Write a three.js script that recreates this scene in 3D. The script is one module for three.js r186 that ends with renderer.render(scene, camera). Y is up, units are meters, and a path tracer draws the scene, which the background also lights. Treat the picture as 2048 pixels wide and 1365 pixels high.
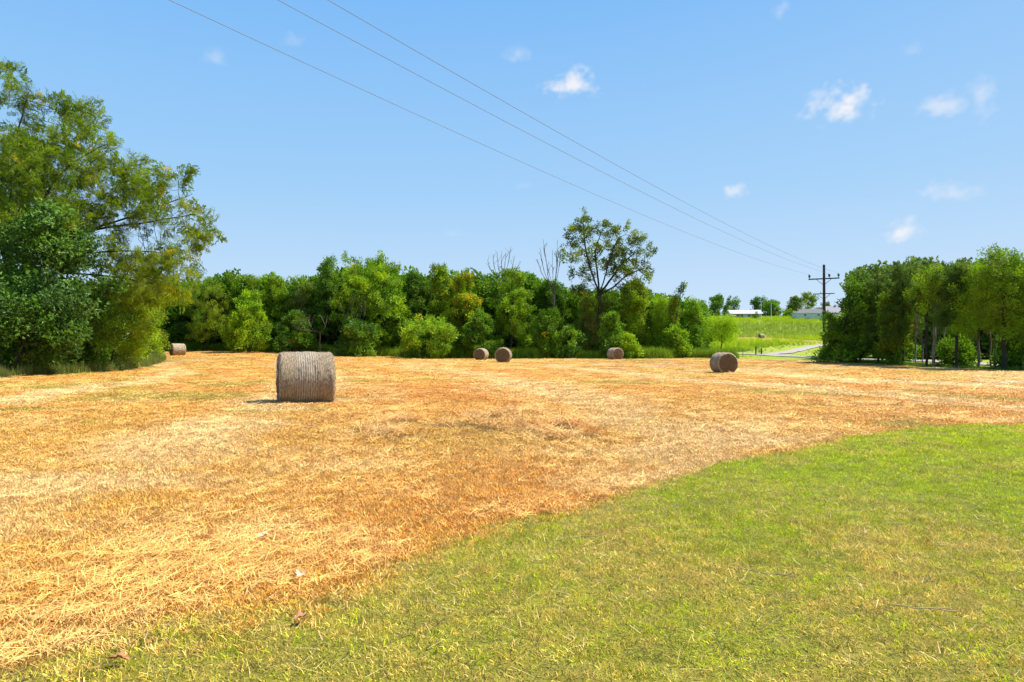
import * as THREE from 'three';
import { mergeGeometries } from 'three/addons/utils/BufferGeometryUtils.js';

// ---------------------------------------------------------------- camera, sky, sun, exposure
const EYE = 1.5, F = 1365;                        // eye height in metres, focal length in photo pixels
const EXPOSURE = 1.75, SUN = 5.0;
const scene = new THREE.Scene();
const camera = new THREE.PerspectiveCamera(53.13, 1024 / 682, 0.1, 3000);
camera.position.set(0, EYE, 0);
camera.lookAt(0, EYE + 0.916, -100);
const sunDir = new THREE.Vector3(0.54, 0.83, -0.17).normalize();
const sun = new THREE.DirectionalLight(new THREE.Color(1, 0.95, 0.86), SUN);
sun.position.copy(sunDir).multiplyScalar(200); sun.position.z -= 40; sun.target.position.set(0, 0, -40);
sun.castShadow = true; sun.shadow.mapSize.set(4096, 4096);
Object.assign(sun.shadow.camera, { left: -120, right: 120, top: 120, bottom: -120, near: 1, far: 600 });
scene.add(sun, sun.target);
const renderer = new THREE.WebGLRenderer({ antialias: true });
renderer.toneMapping = THREE.LinearToneMapping;
renderer.toneMappingExposure = EXPOSURE;
renderer.shadowMap.enabled = true;

// ---------------------------------------------------------------- random numbers and noise
function rng(seed) {
  let a = (seed * 2654435761) >>> 0;
  return () => { a = (a + 0x6d2b79f5) | 0; let t = Math.imul(a ^ (a >>> 15), 1 | a); t = (t + Math.imul(t ^ (t >>> 7), 61 | t)) ^ t; return ((t ^ (t >>> 14)) >>> 0) / 4294967296; };
}
const hash = (x, y, z = 0) => { let h = Math.imul(x, 374761393) ^ Math.imul(y, 668265263) ^ Math.imul(z, 2147483647 - 97); h = Math.imul(h ^ (h >>> 13), 1274126177); h = Math.imul(h ^ (h >>> 15), 0x2c1b3c6d); return ((h ^ (h >>> 16)) >>> 0) / 4294967296; };
const sm = (t) => t * t * (3 - 2 * t), lerp = (a, b, t) => a + (b - a) * t, clamp = (x, a = 0, b = 1) => Math.min(b, Math.max(a, x));
const step = (a, b, x) => sm(clamp((x - a) / (b - a)));
function noise(x, y, s = 0) {                     // value noise, 0..1
  const i = Math.floor(x), j = Math.floor(y), u = sm(x - i), v = sm(y - j);
  return lerp(lerp(hash(i, j, s), hash(i + 1, j, s), u), lerp(hash(i, j + 1, s), hash(i + 1, j + 1, s), u), v);
}
function fbm(x, y, o = 4, s = 0) { let a = 0.5, t = 0, n = 0; for (let k = 0; k < o; k++) { t += a * noise(x, y, s + k); n += a; a *= 0.5; x = x * 2.03 + 17.1; y = y * 2.03 + 5.7; } return t / n; }
function noise3(x, y, z, s = 0) {
  const i = Math.floor(x), j = Math.floor(y), k = Math.floor(z), u = sm(x - i), v = sm(y - j), w = sm(z - k);
  const L = (kk) => lerp(lerp(hash(i, j, kk * 31 + s), hash(i + 1, j, kk * 31 + s), u), lerp(hash(i, j + 1, kk * 31 + s), hash(i + 1, j + 1, kk * 31 + s), u), v);
  return lerp(L(k), L(k + 1), w);
}
function fbm3(x, y, z, o, s = 0) { let a = 0.5, t = 0, n = 0; for (let k = 0; k < o; k++) { t += a * noise3(x, y, z, s + k * 7); n += a; a *= 0.5; x = x * 2.03 + 1.7; y = y * 2.03 + 5.3; z = z * 2.03 + 9.2; } return t / n; }
const mix3 = (a, b, t) => [lerp(a[0], b[0], t), lerp(a[1], b[1], t), lerp(a[2], b[2], t)];
function curve(pts) {                             // smooth monotone interpolation through [x, y] points
  const n = pts.length, m = [];
  for (let i = 0; i < n; i++) {
    const a = i > 0 ? (pts[i][1] - pts[i - 1][1]) / (pts[i][0] - pts[i - 1][0]) : null, b = i < n - 1 ? (pts[i + 1][1] - pts[i][1]) / (pts[i + 1][0] - pts[i][0]) : null;
    m.push(a === null ? b : b === null ? a : a * b <= 0 ? 0 : (2 * a * b) / (a + b));
  }
  return (x) => {
    if (x <= pts[0][0]) return pts[0][1];
    if (x >= pts[n - 1][0]) return pts[n - 1][1];
    let i = 0; while (x > pts[i + 1][0]) i++;
    const h = pts[i + 1][0] - pts[i][0], t = (x - pts[i][0]) / h, t2 = t * t, t3 = t2 * t;
    return (2 * t3 - 3 * t2 + 1) * pts[i][1] + (t3 - 2 * t2 + t) * h * m[i] + (-2 * t3 + 3 * t2) * pts[i + 1][1] + (t3 - t2) * h * m[i + 1];
  };
}

// ---------------------------------------------------------------- the sky: clear air and a few small fair-weather puffs
{
  const W = 4096, H = 2048, data = new Float32Array(W * H * 4);
  // azimuth (degrees right of the view), elevation, half width, half height, strength, seed
  const puffs = [
    [4.9, 21.0, 1.7, 1.05, 1.0, 1], [25.9, 17.6, 2.1, 1.2, 1.0, 2], [24.2, 18.2, 0.6, 0.9, 0.5, 12], [32.2, 16.6, 1.3, 0.7, 0.55, 3], [34.6, 16.8, 0.7, 1.3, 0.4, 4],
    [30.0, 8.4, 1.1, 0.9, 0.9, 5], [32.9, 10.7, 1.4, 0.8, 0.5, 6], [17.8, 12.2, 0.9, 0.6, 0.6, 7], [0.4, 23.2, 1.1, 0.6, 0.35, 8], [-17.8, 23.2, 0.9, 0.5, 0.22, 9],
    [-23.5, 21.3, 0.9, 0.5, 0.25, 10], [21.5, 24.6, 0.8, 0.5, 0.3, 11], [30.6, 20.6, 0.7, 0.4, 0.18, 13], [-4.9, 9.4, 0.7, 0.35, 0.14, 14], [1.0, 13.4, 0.8, 0.35, 0.12, 15],
  ];
  const R = rng(77);
  for (let k = 0; k < 46; k++) {                  // the same sparse puffs all the way round
    const az = 45 + R() * 270, el = 7 + R() * 34;
    puffs.push([az > 180 ? az - 360 : az, el, 0.6 + R() * 1.8, 0.4 + R() * 0.9, 0.3 + R() * 0.7, 20 + k]);
  }
  const D = 180 / Math.PI, g = 1 / EXPOSURE;
  const low = [0.69, 0.83, 0.975], mid = [0.34, 0.62, 0.95], high = [0.15, 0.455, 0.93], zen = [0.05, 0.20, 0.58];
  for (let row = 0; row < H; row++) {
    const el = ((row + 0.5) / H - 0.5) * 180, ce = Math.cos(el / D), se = Math.sin(el / D);
    let c = el < 13 ? mix3(low, mid, Math.pow(clamp(el / 13), 0.8)) : el < 30 ? mix3(mid, high, (el - 13) / 17) : mix3(high, zen, step(30, 88, el));
    for (let col = 0; col < W; col++) {
      const phi = ((col + 0.5) / W - 0.5) * 2 * Math.PI, x = Math.cos(phi) * ce, z = Math.sin(phi) * ce, cs = x * sunDir.x + se * sunDir.y + z * sunDir.z;
      const az = Math.atan2(x, -z) * D, side = 0.5 + 0.5 * (x * 0.9 + 0.1);
      const glow = 0.02 + 0.2 * side * side * clamp(1 - el / 60) + 0.28 * Math.exp(-(1 - cs) * 9);
      let px = mix3(c, [0.80, 0.88, 0.985], clamp(glow));
      let a = 0;
      if (el > 3 && el < 45) {
        for (const p of puffs) {
          let dx = az - p[0]; if (dx > 180) dx -= 360; if (dx < -180) dx += 360;
          const u = dx / p[2], v = (el - p[1]) / p[3];
          if (u * u + v * v > 3) continue;
          const n = fbm(dx * 1.1 + p[5] * 13.7, (el - p[1]) * 1.5 + p[5] * 3.1, 5, 40), n2 = fbm(dx * 3.1 + p[5] * 3.7, (el - p[1]) * 3.6 + p[5] * 7.1, 4, 70);
          const r = Math.sqrt(u * u + (v < 0 ? v * v * 1.5 : v * v));
          const dn = clamp((0.86 - r * 0.66 + (n - 0.5) * 1.25 + (n2 - 0.5) * 0.5) * 1.15);
          a = Math.max(a, p[4] * Math.pow(dn, 1.25) * 0.9);
        }
      }
      if (a > 0) px = mix3(px, [0.93, 0.93, 0.96], a);
      const o = (row * W + col) * 4;
      data[o] = px[0] * g; data[o + 1] = px[1] * g; data[o + 2] = px[2] * g; data[o + 3] = 1;
    }
  }
  const t = new THREE.DataTexture(data, W, H, THREE.RGBAFormat, THREE.FloatType);
  t.mapping = THREE.EquirectangularReflectionMapping; t.magFilter = t.minFilter = THREE.LinearFilter; t.needsUpdate = true;
  scene.background = t; scene.environment = t;
}

// ---------------------------------------------------------------- things, parts, names
const used = {};
function numbered(name) { const n = used[name] = (used[name] ?? -1) + 1; return n ? `${name}_${String(n).padStart(3, '0')}` : name; }
function tag(o, label, category, group, kind) { if (label) o.userData.label = label; if (category) o.userData.category = category; if (group) o.userData.group = group; if (kind) o.userData.kind = kind; return o; }
function thing(name, label, category, [x, y, z] = [0, 0, 0], turn = 0, group) {
  const o = new THREE.Group(); o.name = numbered(name); scene.add(o); o.position.set(x, y, z); o.rotation.y = turn;
  return tag(o, label, category, group);
}
function part(name, geometry, material, parent, kind) { const o = new THREE.Mesh(geometry, material); o.name = name; o.castShadow = o.receiveShadow = true; parent.add(o); if (kind) o.userData.kind = kind; return o; }
function mat(color, roughness = 0.9, more = {}) { return new THREE.MeshStandardMaterial({ color: new THREE.Color().setRGB(...color), roughness, ...more }); }

// ---------------------------------------------------------------- terrain
const hill = curve([[95, 0], [120, 0.7], [150, 2.1], [190, 3.2], [227, 4.5], [250, 8.2], [275, 12.4], [300, 14.2], [330, 14.8], [420, 14], [1300, 12]]);
const lawnEdge = curve([[-40, -8], [-12, 0], [-6, 1.5], [-3, 2.75], [-2.38, 3.17], [-2.2, 3.44], [-1.99, 3.75], [-1.77, 3.95], [-1.39, 4.1], [-1.03, 4.36], [-0.82, 4.9], [-0.49, 5.39], [-0.1, 5.85], [0.6, 6.5], [1.12, 7.06], [2.18, 8.36], [3.11, 9.3], [4.32, 10.24], [6.2, 11.83], [7.89, 12.95], [10, 13.4], [14, 13.9], [30, 14.6], [60, 14]]);
const leftEdge = curve([[10, -24], [33, -24.8], [41, -25], [51, -27.5], [65, -33], [82, -42.5], [100, -50]]);
const backEdge = curve([[-55, 104], [-45, 101], [-25, 97], [0, 92], [18, 89], [25, 91], [31, 84], [34, 76], [36.5, 64], [38.5, 54], [40, 45], [44, 20]]);
const roadPts = [[58, 30], [51, 48], [47, 62], [43.5, 76], [40, 90], [36.5, 101], [28, 112], [12, 124], [-10, 134]];
function ground(x, z) {
  const d = -z;
  let h = 0;
  h += (0.5 * step(45, 84, d) + 0.5 * step(80, 104, d)) * step(-8, -38, x);
  h -= 0.3 * step(3, 14, x) * step(24, 46, d) * (1 - step(58, 76, d));
  h += 0.25 * step(10, 30, x) * step(80, 100, d) * (1 - step(110, 125, d));
  h += hill(d) * step(6, 30, x);
  h += (fbm(x * 0.12, z * 0.12, 2, 3) - 0.5) * 0.10 * step(0, 10, d) + (fbm(x * 0.9, z * 0.9, 2, 5) - 0.5) * 0.05;
  const hx = (x + 0.7) / 2.4, hz = (d - 12.9) / 2.0; h += 0.06 * Math.exp(-(hx * hx + hz * hz)) * (0.3 + 1.4 * noise(x * 2.2, z * 2.2, 9));
  return h;
}
const onLawn = (x, z) => -z < lawnEdge(x) + (fbm(x * 2.2, z * 2.2, 3, 11) - 0.5) * 0.34;
const onField = (x, z) => { const d = -z; return !onLawn(x, z) && x > leftEdge(d) + (noise(x * 0.6, z * 0.6, 21) - 0.5) * 2 && d < backEdge(x) + (noise(x * 0.5, z * 0.5, 22) - 0.5) * 2; };
function rows(x, z) {                             // 0..1 across the mower's passes, which follow the field's left and back edges
  const d = -z, a = 95 - d, b = x - leftEdge(clamp(d, 10, 100)) * (0.55 + 0.45 * step(15, 60, d)) + 1, k = 16;
  const s = -Math.log(Math.exp(-a / k) + Math.exp(-b / k)) * k + (fbm(x * 0.09, z * 0.09, 2, 31) - 0.5) * 3;
  return [Math.sin(s * 2 * Math.PI / 3.6), Math.sin(s * 2 * Math.PI / 8.3 + 1)];
}
const HAY = { orange: [0.76, 0.315, 0.035], pale: [0.80, 0.50, 0.165], gold: [0.72, 0.41, 0.060], brown: [0.58, 0.285, 0.07], green: [0.38, 0.34, 0.035], grey: [0.44, 0.30, 0.12] };
function hayColor(x, z) {
  const d = -z, [r1, r2] = rows(x, z);
  const big = fbm(x * 0.16, z * 0.16, 3, 41), med = fbm(x * 0.55, z * 0.9, 4, 43), fine = fbm(x * 2.6, z * 2.6, 2, 45);
  let c = mix3(HAY.orange, HAY.gold, clamp(big * 1.6 - 0.3 + 0.25 * step(25, 80, d)));
  c = mix3(c, HAY.pale, clamp((med - 0.46) * 1.7 + r1 * 0.24 + r2 * 0.26 + 0.07 - 0.22 * step(8, 30, d) * step(0, 8, x)));
  c = mix3(c, HAY.brown, clamp((fine - 0.58) * 2.4 - r1 * 0.12) * 0.45);
  // green regrowth
  const gn = fbm(x * 0.35 + 9, z * 0.5, 3, 47), gb = step(0.6, 0.74, gn - 0.2 * step(16, 11, d) - 0.14 * step(8, 2, Math.abs(x - 1)) * step(30, 20, d) + 0.10 * step(15, 22, d) * step(40, 26, d) * step(-2, -9, x) + 0.09 * step(24, 42, d) * step(3, 12, x) - 0.06 * r1);
  c = mix3(c, HAY.green, gb * 0.65);
  c = mix3(c, HAY.green, 0.55 * step(6, 0, backEdge(x) - d) * step(60, 85, d));
  // grey-brown loose hay in the middle of the field
  const hx = (x + 0.7) / 2.4, hz = (d - 12.9) / 2.1, pile = Math.exp(-(hx * hx + hz * hz)) * step(0.45, 0.62, fbm(x * 0.9, z * 1.4, 3, 49));
  c = mix3(c, HAY.grey, pile * 0.6);
  // bleached bare patches on the right
  const bl = step(0.66, 0.76, fbm(x * 0.25 + 40, z * 0.75, 3, 51)) * step(22, 30, d) * step(0, 6, x);
  c = mix3(c, [0.66, 0.52, 0.36], bl * 0.8);
  c = mix3(c, [0.84, 0.56, 0.22], 0.8 * step(0.45, 0.95, r2 + (med - 0.5) * 1.2) * step(90, 40, d));
  const e = 0.96 + 0.08 * fbm(x * 0.05, z * 0.05, 2, 53);
  return c.map((v) => v * e);
}
const LAWN = { green: [0.45, 0.50, 0.010], lush: [0.58, 0.64, 0.008], dry: [0.74, 0.55, 0.07], straw: [0.78, 0.55, 0.16] };
function lawnMix(x, z) {                          // share of dry grass, 0..1
  const d = -z, near = 1 - step(2.5, 10, d), left = 1 - step(-1, 5, x);
  return clamp(0.12 + 0.5 * near + 0.3 * near * left + (fbm(x * 1.1, z * 1.1, 3, 61) - 0.5) * 1.3 + 0.55 * Math.exp(-Math.max(0, lawnEdge(x) - d) / 0.25) * near);
}
function lawnColor(x, z) {
  const m = lawnMix(x, z);
  let c = mix3(LAWN.green, LAWN.lush, clamp(fbm(x * 0.5, z * 0.5, 3, 63) * 1.8 - 0.5 + 0.3 * step(6, 13, -z)));
  c = mix3(c, LAWN.dry, m * 0.8);
  return c;
}
const tan = (x, d) => step(0.40, 0.47, fbm(x * 0.03, d * 0.05, 2, 75) * 0.5 + 0.55 * Math.exp(-Math.pow((x - 76) / 16, 2)) - 0.1) * step(176, 184, d) * (1 - step(228, 232, d));
function meadowColor(x, z) {
  const d = -z;
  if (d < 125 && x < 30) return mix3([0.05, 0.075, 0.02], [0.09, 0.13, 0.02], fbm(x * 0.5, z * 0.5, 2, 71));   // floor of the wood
  let c = mix3([0.40, 0.50, 0.016], [0.54, 0.62, 0.02], fbm(x * 0.06, z * 0.03, 3, 73));
  c = mix3(c, [0.34, 0.42, 0.06], step(225, 238, d) * (1 - step(258, 268, d)) * 0.7);
  c = mix3(c, [0.62, 0.34, 0.07], tan(x, d) * 0.95);
  return c;
}

// detail textures, drawn stroke by stroke on tileable canvases
function strokes(size, base, count, len, width, tones, seed, lean = null, alpha = 0.8) {
  const R = rng(seed), cv = document.createElement('canvas'); cv.width = cv.height = size;
  const g = cv.getContext('2d'); g.fillStyle = base; g.fillRect(0, 0, size, size); g.lineCap = 'round';
  for (let k = 0; k < count; k++) {
    const x = R() * size, y = R() * size, a = lean === null ? R() * Math.PI * 2 : lean + (R() - 0.5) * 0.7, l = len * (0.4 + R() * 1.2), bx = (R() - 0.5) * l * 0.4, by = (R() - 0.5) * l * 0.4;
    g.strokeStyle = tones[Math.floor(R() * tones.length)]; g.globalAlpha = alpha * (0.5 + 0.5 * R()); g.lineWidth = width * (0.6 + R() * 0.8);
    for (const ox of [-size, 0, size]) for (const oy of [-size, 0, size]) {
      if (x + ox < -l || x + ox > size + l || y + oy < -l || y + oy > size + l) continue;
      g.beginPath(); g.moveTo(x + ox, y + oy); g.quadraticCurveTo(x + ox + Math.cos(a) * l / 2 + bx, y + oy + Math.sin(a) * l / 2 + by, x + ox + Math.cos(a) * l, y + oy + Math.sin(a) * l); g.stroke();
    }
  }
  const t = new THREE.CanvasTexture(cv); t.colorSpace = THREE.SRGBColorSpace; t.wrapS = t.wrapT = THREE.RepeatWrapping;
  return t;
}
const strawTile = strokes(1024, '#c8c0b0', 9000, 46, 3.2, ['#ffffff', '#fff6e4', '#e9dfcc', '#8d7a60', '#b39f80', '#6f5d45'], 5);
const grassTile = strokes(1024, '#b9b9a8', 9000, 30, 3.0, ['#ffffff', '#eef5dc', '#d2d2b4', '#7b8464', '#9da080', '#5a6348'], 6);
{
  const axis = (lo, hi, s0, g, c0, c1) => {       // spacing s0 between c0 and c1, then growing
    const a = []; for (let v = c0; v <= c1 + 1e-6; v += s0) a.push(v);
    let s = s0, v = c1; while (v < hi) { s *= g; v += s; a.push(v); }
    s = s0; v = c0; while (v > lo) { s *= g; v -= s; a.unshift(v); }
    return a;
  };
  const xs = axis(-700, 700, 0.2, 1.045, -7, 11), ds = axis(-30, 1250, 0.16, 1.026, 2, 16);
  const nx = xs.length, nd = ds.length, P = new Float32Array(nx * nd * 3), U = new Float32Array(nx * nd * 2), C = new Float32Array(nx * nd * 3);
  for (let j = 0; j < nd; j++) for (let i = 0; i < nx; i++) {
    const k = j * nx + i, x = xs[i], z = -ds[j];
    P.set([x, ground(x, z), z], k * 3); U.set([x / 2.2 + z * 0.13, z / 2.2 - x * 0.11], k * 2);
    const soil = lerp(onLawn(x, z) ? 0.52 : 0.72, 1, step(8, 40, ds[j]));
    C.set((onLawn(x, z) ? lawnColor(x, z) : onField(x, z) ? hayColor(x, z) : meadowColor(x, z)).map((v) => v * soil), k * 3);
  }
  const idx = { lawn: [], hay_field: [], meadow: [] };
  for (let j = 0; j < nd - 1; j++) for (let i = 0; i < nx - 1; i++) {
    const x = (xs[i] + xs[i + 1]) / 2, z = -(ds[j] + ds[j + 1]) / 2, a = j * nx + i, b = a + 1, c = a + nx, d = c + 1;
    (onLawn(x, z) ? idx.lawn : onField(x, z) ? idx.hay_field : idx.meadow).push(a, b, d, a, d, c);
  }
  const full = new THREE.BufferGeometry();
  full.setAttribute('position', new THREE.BufferAttribute(P, 3)); full.setAttribute('uv', new THREE.BufferAttribute(U, 2)); full.setAttribute('color', new THREE.BufferAttribute(C, 3));
  full.setIndex([].concat(idx.lawn)); 
  const all = new THREE.BufferGeometry(); all.setAttribute('position', full.attributes.position); all.setIndex(idx.lawn.concat(idx.hay_field, idx.meadow)); all.computeVertexNormals();
  const labels = { lawn: 'mown green lawn with dry straw mixed in, curving across the right foreground', hay_field: 'mown orange and straw coloured hay field with round bales on it', meadow: 'rough green ground beyond the hay field, rising to a hill at the right' };
  for (const name in idx) {
    const remap = new Map(), index = [], p = [], u = [], c = [], n = [];
    for (const v of idx[name]) {
      if (!remap.has(v)) { remap.set(v, remap.size); p.push(P[v * 3], P[v * 3 + 1], P[v * 3 + 2]); u.push(U[v * 2], U[v * 2 + 1]); c.push(C[v * 3], C[v * 3 + 1], C[v * 3 + 2]); n.push(all.attributes.normal.array[v * 3], all.attributes.normal.array[v * 3 + 1], all.attributes.normal.array[v * 3 + 2]); }
      index.push(remap.get(v));
    }
    const g = new THREE.BufferGeometry();
    g.setAttribute('position', new THREE.Float32BufferAttribute(p, 3)); g.setAttribute('normal', new THREE.Float32BufferAttribute(n, 3)); g.setAttribute('uv', new THREE.Float32BufferAttribute(u, 2)); g.setAttribute('color', new THREE.Float32BufferAttribute(c, 3));
    g.setIndex(index);
    const map = name === 'hay_field' ? strawTile : grassTile;
    const m = new THREE.Mesh(g, new THREE.MeshStandardMaterial({ vertexColors: true, map, bumpMap: map, bumpScale: 0.02, roughness: 1 }));
    m.name = name; m.receiveShadow = true; scene.add(m); tag(m, labels[name], name === 'lawn' ? 'lawn' : name === 'meadow' ? 'meadow' : 'field', null, 'structure');
  }
}

// ---------------------------------------------------------------- gravel road and drive
function ribbon(name, label, pts, width, color, lift) {
  const cv = new THREE.CatmullRomCurve3(pts.map(([x, d]) => new THREE.Vector3(x, 0, -d))), N = 160, M = 6, p = [], u = [], idx = [];
  let len = 0, last = null;
  for (let i = 0; i <= N; i++) {
    const a = cv.getPointAt(i / N), t = cv.getTangentAt(i / N);
    if (last) len += a.distanceTo(last); last = a;
    for (let j = 0; j <= M; j++) {
      const o = (j / M - 0.5) * width * (1 + 0.12 * (noise(i * 0.4, j, 91) - 0.5)), x = a.x - t.z * o, z = a.z + t.x * o;
      p.push(x, ground(x, z) + lift + 0.06 * (1 - Math.pow(2 * j / M - 1, 2)), z); u.push(o / 3, len / 3);
      if (i < N && j < M) { const k = i * (M + 1) + j; idx.push(k, k + 1, k + M + 2, k, k + M + 2, k + M + 1); }
    }
  }
  const g = new THREE.BufferGeometry(); g.setAttribute('position', new THREE.Float32BufferAttribute(p, 3)); g.setAttribute('uv', new THREE.Float32BufferAttribute(u, 2)); g.setIndex(idx); g.computeVertexNormals();
  const o = part(numbered(name), g, mat(color, 0.95, { map: gravelTile, bumpMap: gravelTile, bumpScale: 0.02, side: THREE.DoubleSide }), scene);
  return tag(o, label, name === 'road' ? 'road' : 'drive', null, 'structure');
}
const gravelTile = strokes(512, '#d8d4cc', 9000, 5, 4, ['#ffffff', '#efeae0', '#b5afa4', '#928c82'], 8);
ribbon('road', 'pale gravel road running behind the stand of trees at the right', roadPts, 4.4, [0.46, 0.43, 0.41], 0.08);
const drivePath = [[36.8, 100], [42, 106], [50, 121], [61, 138], [76, 156], [100, 175]], driveCurve = new THREE.CatmullRomCurve3(drivePath.map(([x, d]) => new THREE.Vector3(x, 0, d))), drivePts = driveCurve.getSpacedPoints(40).map((v) => [v.x, v.z]);
ribbon('driveway', 'pale gravel drive climbing the green hillside to the right of the fence posts', drivePath, 2.6, [0.46, 0.43, 0.41], 0.11);

// ---------------------------------------------------------------- grass, stubble and loose straw
function blades(seed, n, radius, h, w, lean, o = {}) { // a tuft of bent blades; lean 0 upright .. 1 lying down
  const R = rng(seed), T = rng(seed + 50), p = [], idx = [], col = [];
  for (let k = 0; k < n; k++) {
    const tone = 0.58 + T() * 0.72 + (T() < 0.15 ? 0.35 : 0), warm = 0.9 + T() * 0.2;
    const a = R() * 6.283, r = Math.sqrt(R()) * radius, x = Math.cos(a) * r, z = Math.sin(a) * r, l = h * (0.5 + R() * 0.9), dir = o.comb !== undefined ? o.comb + (R() - 0.5) * 1.6 : R() * 6.283, t = clamp(lean + (R() - 0.5) * 0.5, 0.02, 0.97) * 1.5;
    const ww = w * (0.6 + R() * 0.8) / 2, face = R() * 6.283, y0 = o.lift ? R() * o.lift : -0.012, S = 3, base = p.length / 3;
    let cx = x, cy = y0, cz = z, bend = t * (o.flat ? 1 : 0.5);
    for (let s = 0; s <= S; s++) {
      const q = s / S, wd = ww * (o.blunt ? 1 - 0.3 * q : 1 - 0.85 * q), fx = Math.cos(face) * wd, fz = Math.sin(face) * wd;
      const tw = o.flat ? [-Math.sin(dir) * wd, 0, Math.cos(dir) * wd] : [fx, 0, fz];
      p.push(cx - tw[0], cy, cz - tw[2], cx + tw[0], cy, cz + tw[2]);
      col.push(tone, tone * warm, tone * warm, tone, tone * warm, tone * warm);
      const b = bend + (o.flat ? (R() - 0.5) * 0.5 : t * q); cx += Math.cos(dir) * Math.sin(b) * l / S; cz += Math.sin(dir) * Math.sin(b) * l / S; cy += Math.cos(b) * l / S;
      if (s < S) { const i = base + s * 2; idx.push(i, i + 1, i + 3, i, i + 3, i + 2); }
    }
  }
  const g = new THREE.BufferGeometry(); g.setAttribute('position', new THREE.Float32BufferAttribute(p, 3)); g.setAttribute('color', new THREE.Float32BufferAttribute(col, 3)); g.setIndex(idx); g.computeVertexNormals();
  return g;
}
function scatter(name, label, category, geometry, material, items) {
  const m = new THREE.InstancedMesh(geometry, material, items.length), q = new THREE.Quaternion(), e = new THREE.Euler(), M = new THREE.Matrix4(), v = new THREE.Vector3(), s = new THREE.Vector3(), c = new THREE.Color();
  items.forEach((it, i) => {
    e.set(it.tilt ?? 0, it.turn, it.roll ?? 0, 'YXZ'); M.compose(v.set(...it.p), q.setFromEuler(e), s.set(it.s, it.sy ?? it.s, it.s));
    m.setMatrixAt(i, M); m.setColorAt(i, c.setRGB(...it.c));
  });
  m.name = numbered(name); m.castShadow = m.receiveShadow = true; scene.add(m);
  return tag(m, label, category, null, 'stuff');
}
function spread(seed, c0, d0, d1, full, test, make) {   // jittered cells that grow with distance
  const R = rng(seed), out = [];
  for (let d = d0; d < d1;) {
    const c = c0 * Math.max(1, d / full), half = 0.84 * d + 2.5;
    for (let x = -half; x < half; x += c) {
      const X = x + (R() - 0.5) * c * 1.4, Z = -(d + (R() - 0.5) * c * 1.4), r = R();
      if (test(X, Z, r)) { const it = make(X, Z, c, R); if (it) out.push(it); }
    }
    d += c;
  }
  return out;
}
const vary = (c, R, a = 0.35) => { const k = 1 - a / 2 + R() * a; return [c[0] * k * (0.95 + R() * 0.1), c[1] * k * (0.95 + R() * 0.1), c[2] * k]; };
const strawMat = new THREE.MeshStandardMaterial({ color: 0xffffff, vertexColors: true, roughness: 0.75, side: THREE.DoubleSide });
const bladeMat = new THREE.MeshPhysicalMaterial({ color: 0xffffff, vertexColors: true, roughness: 0.9, transmission: 0.4, thickness: 0, specularIntensity: 0.3, side: THREE.DoubleSide });
const inField = (x, z, r) => onField(x, z) || softEdge(x, z, r, -1);
const softEdge = (x, z, r, side) => { const e = lawnEdge(x) + z, w = 0.14 + 0.75 * step(8, 3, -z); return side < 0 ? e > 0 && e < w && r < 0.6 * (1 - e / w) : e < 0 && -e < w * 1.1 && r < 0.7 * (1 + e / w / 1.1); };
scatter('hay_stubble', 'short orange and straw coloured stubble standing all over the mown hay field', 'stubble', blades(11, 26, 0.075, 0.050, 0.0042, 0.55, { blunt: true }), strawMat,
  spread(101, 0.046, 2.4, 104, 5, inField, (x, z, c, R) => {
    const k = Math.max(1, c / 0.07), col = R() < 0.2 ? mix3(hayColor(x, z), HAY.pale, 0.6) : hayColor(x, z);
    return { p: [x, ground(x, z) - 0.004, z], turn: R() * 6.283, s: k * 0.95 * (0.8 + R() * 0.4), sy: (1.0 - 0.35 * step(10, 40, -z)) * (0.7 + R() * 0.6), tilt: (R() - 0.5) * 0.3, c: vary(col, R, 0.8).map((v) => v * 1.06) };
  }));
scatter('loose_straw', 'long loose straws lying on the mown hay field', 'straw', blades(12, 10, 0.10, 0.115, 0.0034, 0.93, { flat: true, blunt: true, lift: 0.045 }), strawMat,
  spread(102, 0.062, 2.4, 60, 5, (x, z, r) => onField(x, z) && lawnEdge(x) + z < 0.05 && r < 0.13 + 0.4 * step(0.46, 0.7, fbm(x * 0.8, z * 0.8, 4, 81)) + 0.2 * rows(x, z)[0] + 0.06 * step(5, 3, -z) - 0.14 * step(9, 22, -z), (x, z, c, R) => {
    const k = Math.max(1, c / 0.1);
    return { p: [x, ground(x, z) + 0.015, z], turn: R() < 0.6 ? 0.5 + (R() - 0.5) * 1.2 : R() * 6.283, s: k * (0.7 + R() * 0.6), sy: Math.min(k, 1.2) * (0.6 + R()) * (1 - 0.5 * step(10, 30, -z)), tilt: (R() - 0.5) * 0.35, roll: (R() - 0.5) * 0.35, c: vary(mix3(hayColor(x, z), [0.82, 0.52, 0.20], 0.38), R, 0.7) };
  }));
scatter('lawn_grass', 'short green lawn grass in the right foreground', 'grass', blades(13, 20, 0.055, 0.044, 0.0056, 0.55), bladeMat,
  spread(103, 0.047, 2.2, 16, 5.5, (x, z, r) => onLawn(x, z) || softEdge(x, z, r, 1), (x, z, c, R) => {
    const k = Math.max(1, c / 0.06), m = lawnMix(x, z), dry = R() < m * 0.95;
    const col = dry ? mix3(LAWN.dry, LAWN.straw, R()) : mix3(LAWN.green, LAWN.lush, clamp(R() * 0.8 + 0.3 * step(6, 13, -z))), clump = 0.55 + 0.9 * fbm(x * 5, z * 5, 2, 65);
    return { p: [x, ground(x, z) - 0.003, z], turn: R() * 6.283, s: k * (0.75 + R() * 0.6), sy: Math.min(1.4, k) * (0.6 + R() * 0.7) * clump, tilt: (R() - 0.5) * 0.6, c: vary(col, R, 1.1) };
  }));
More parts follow.
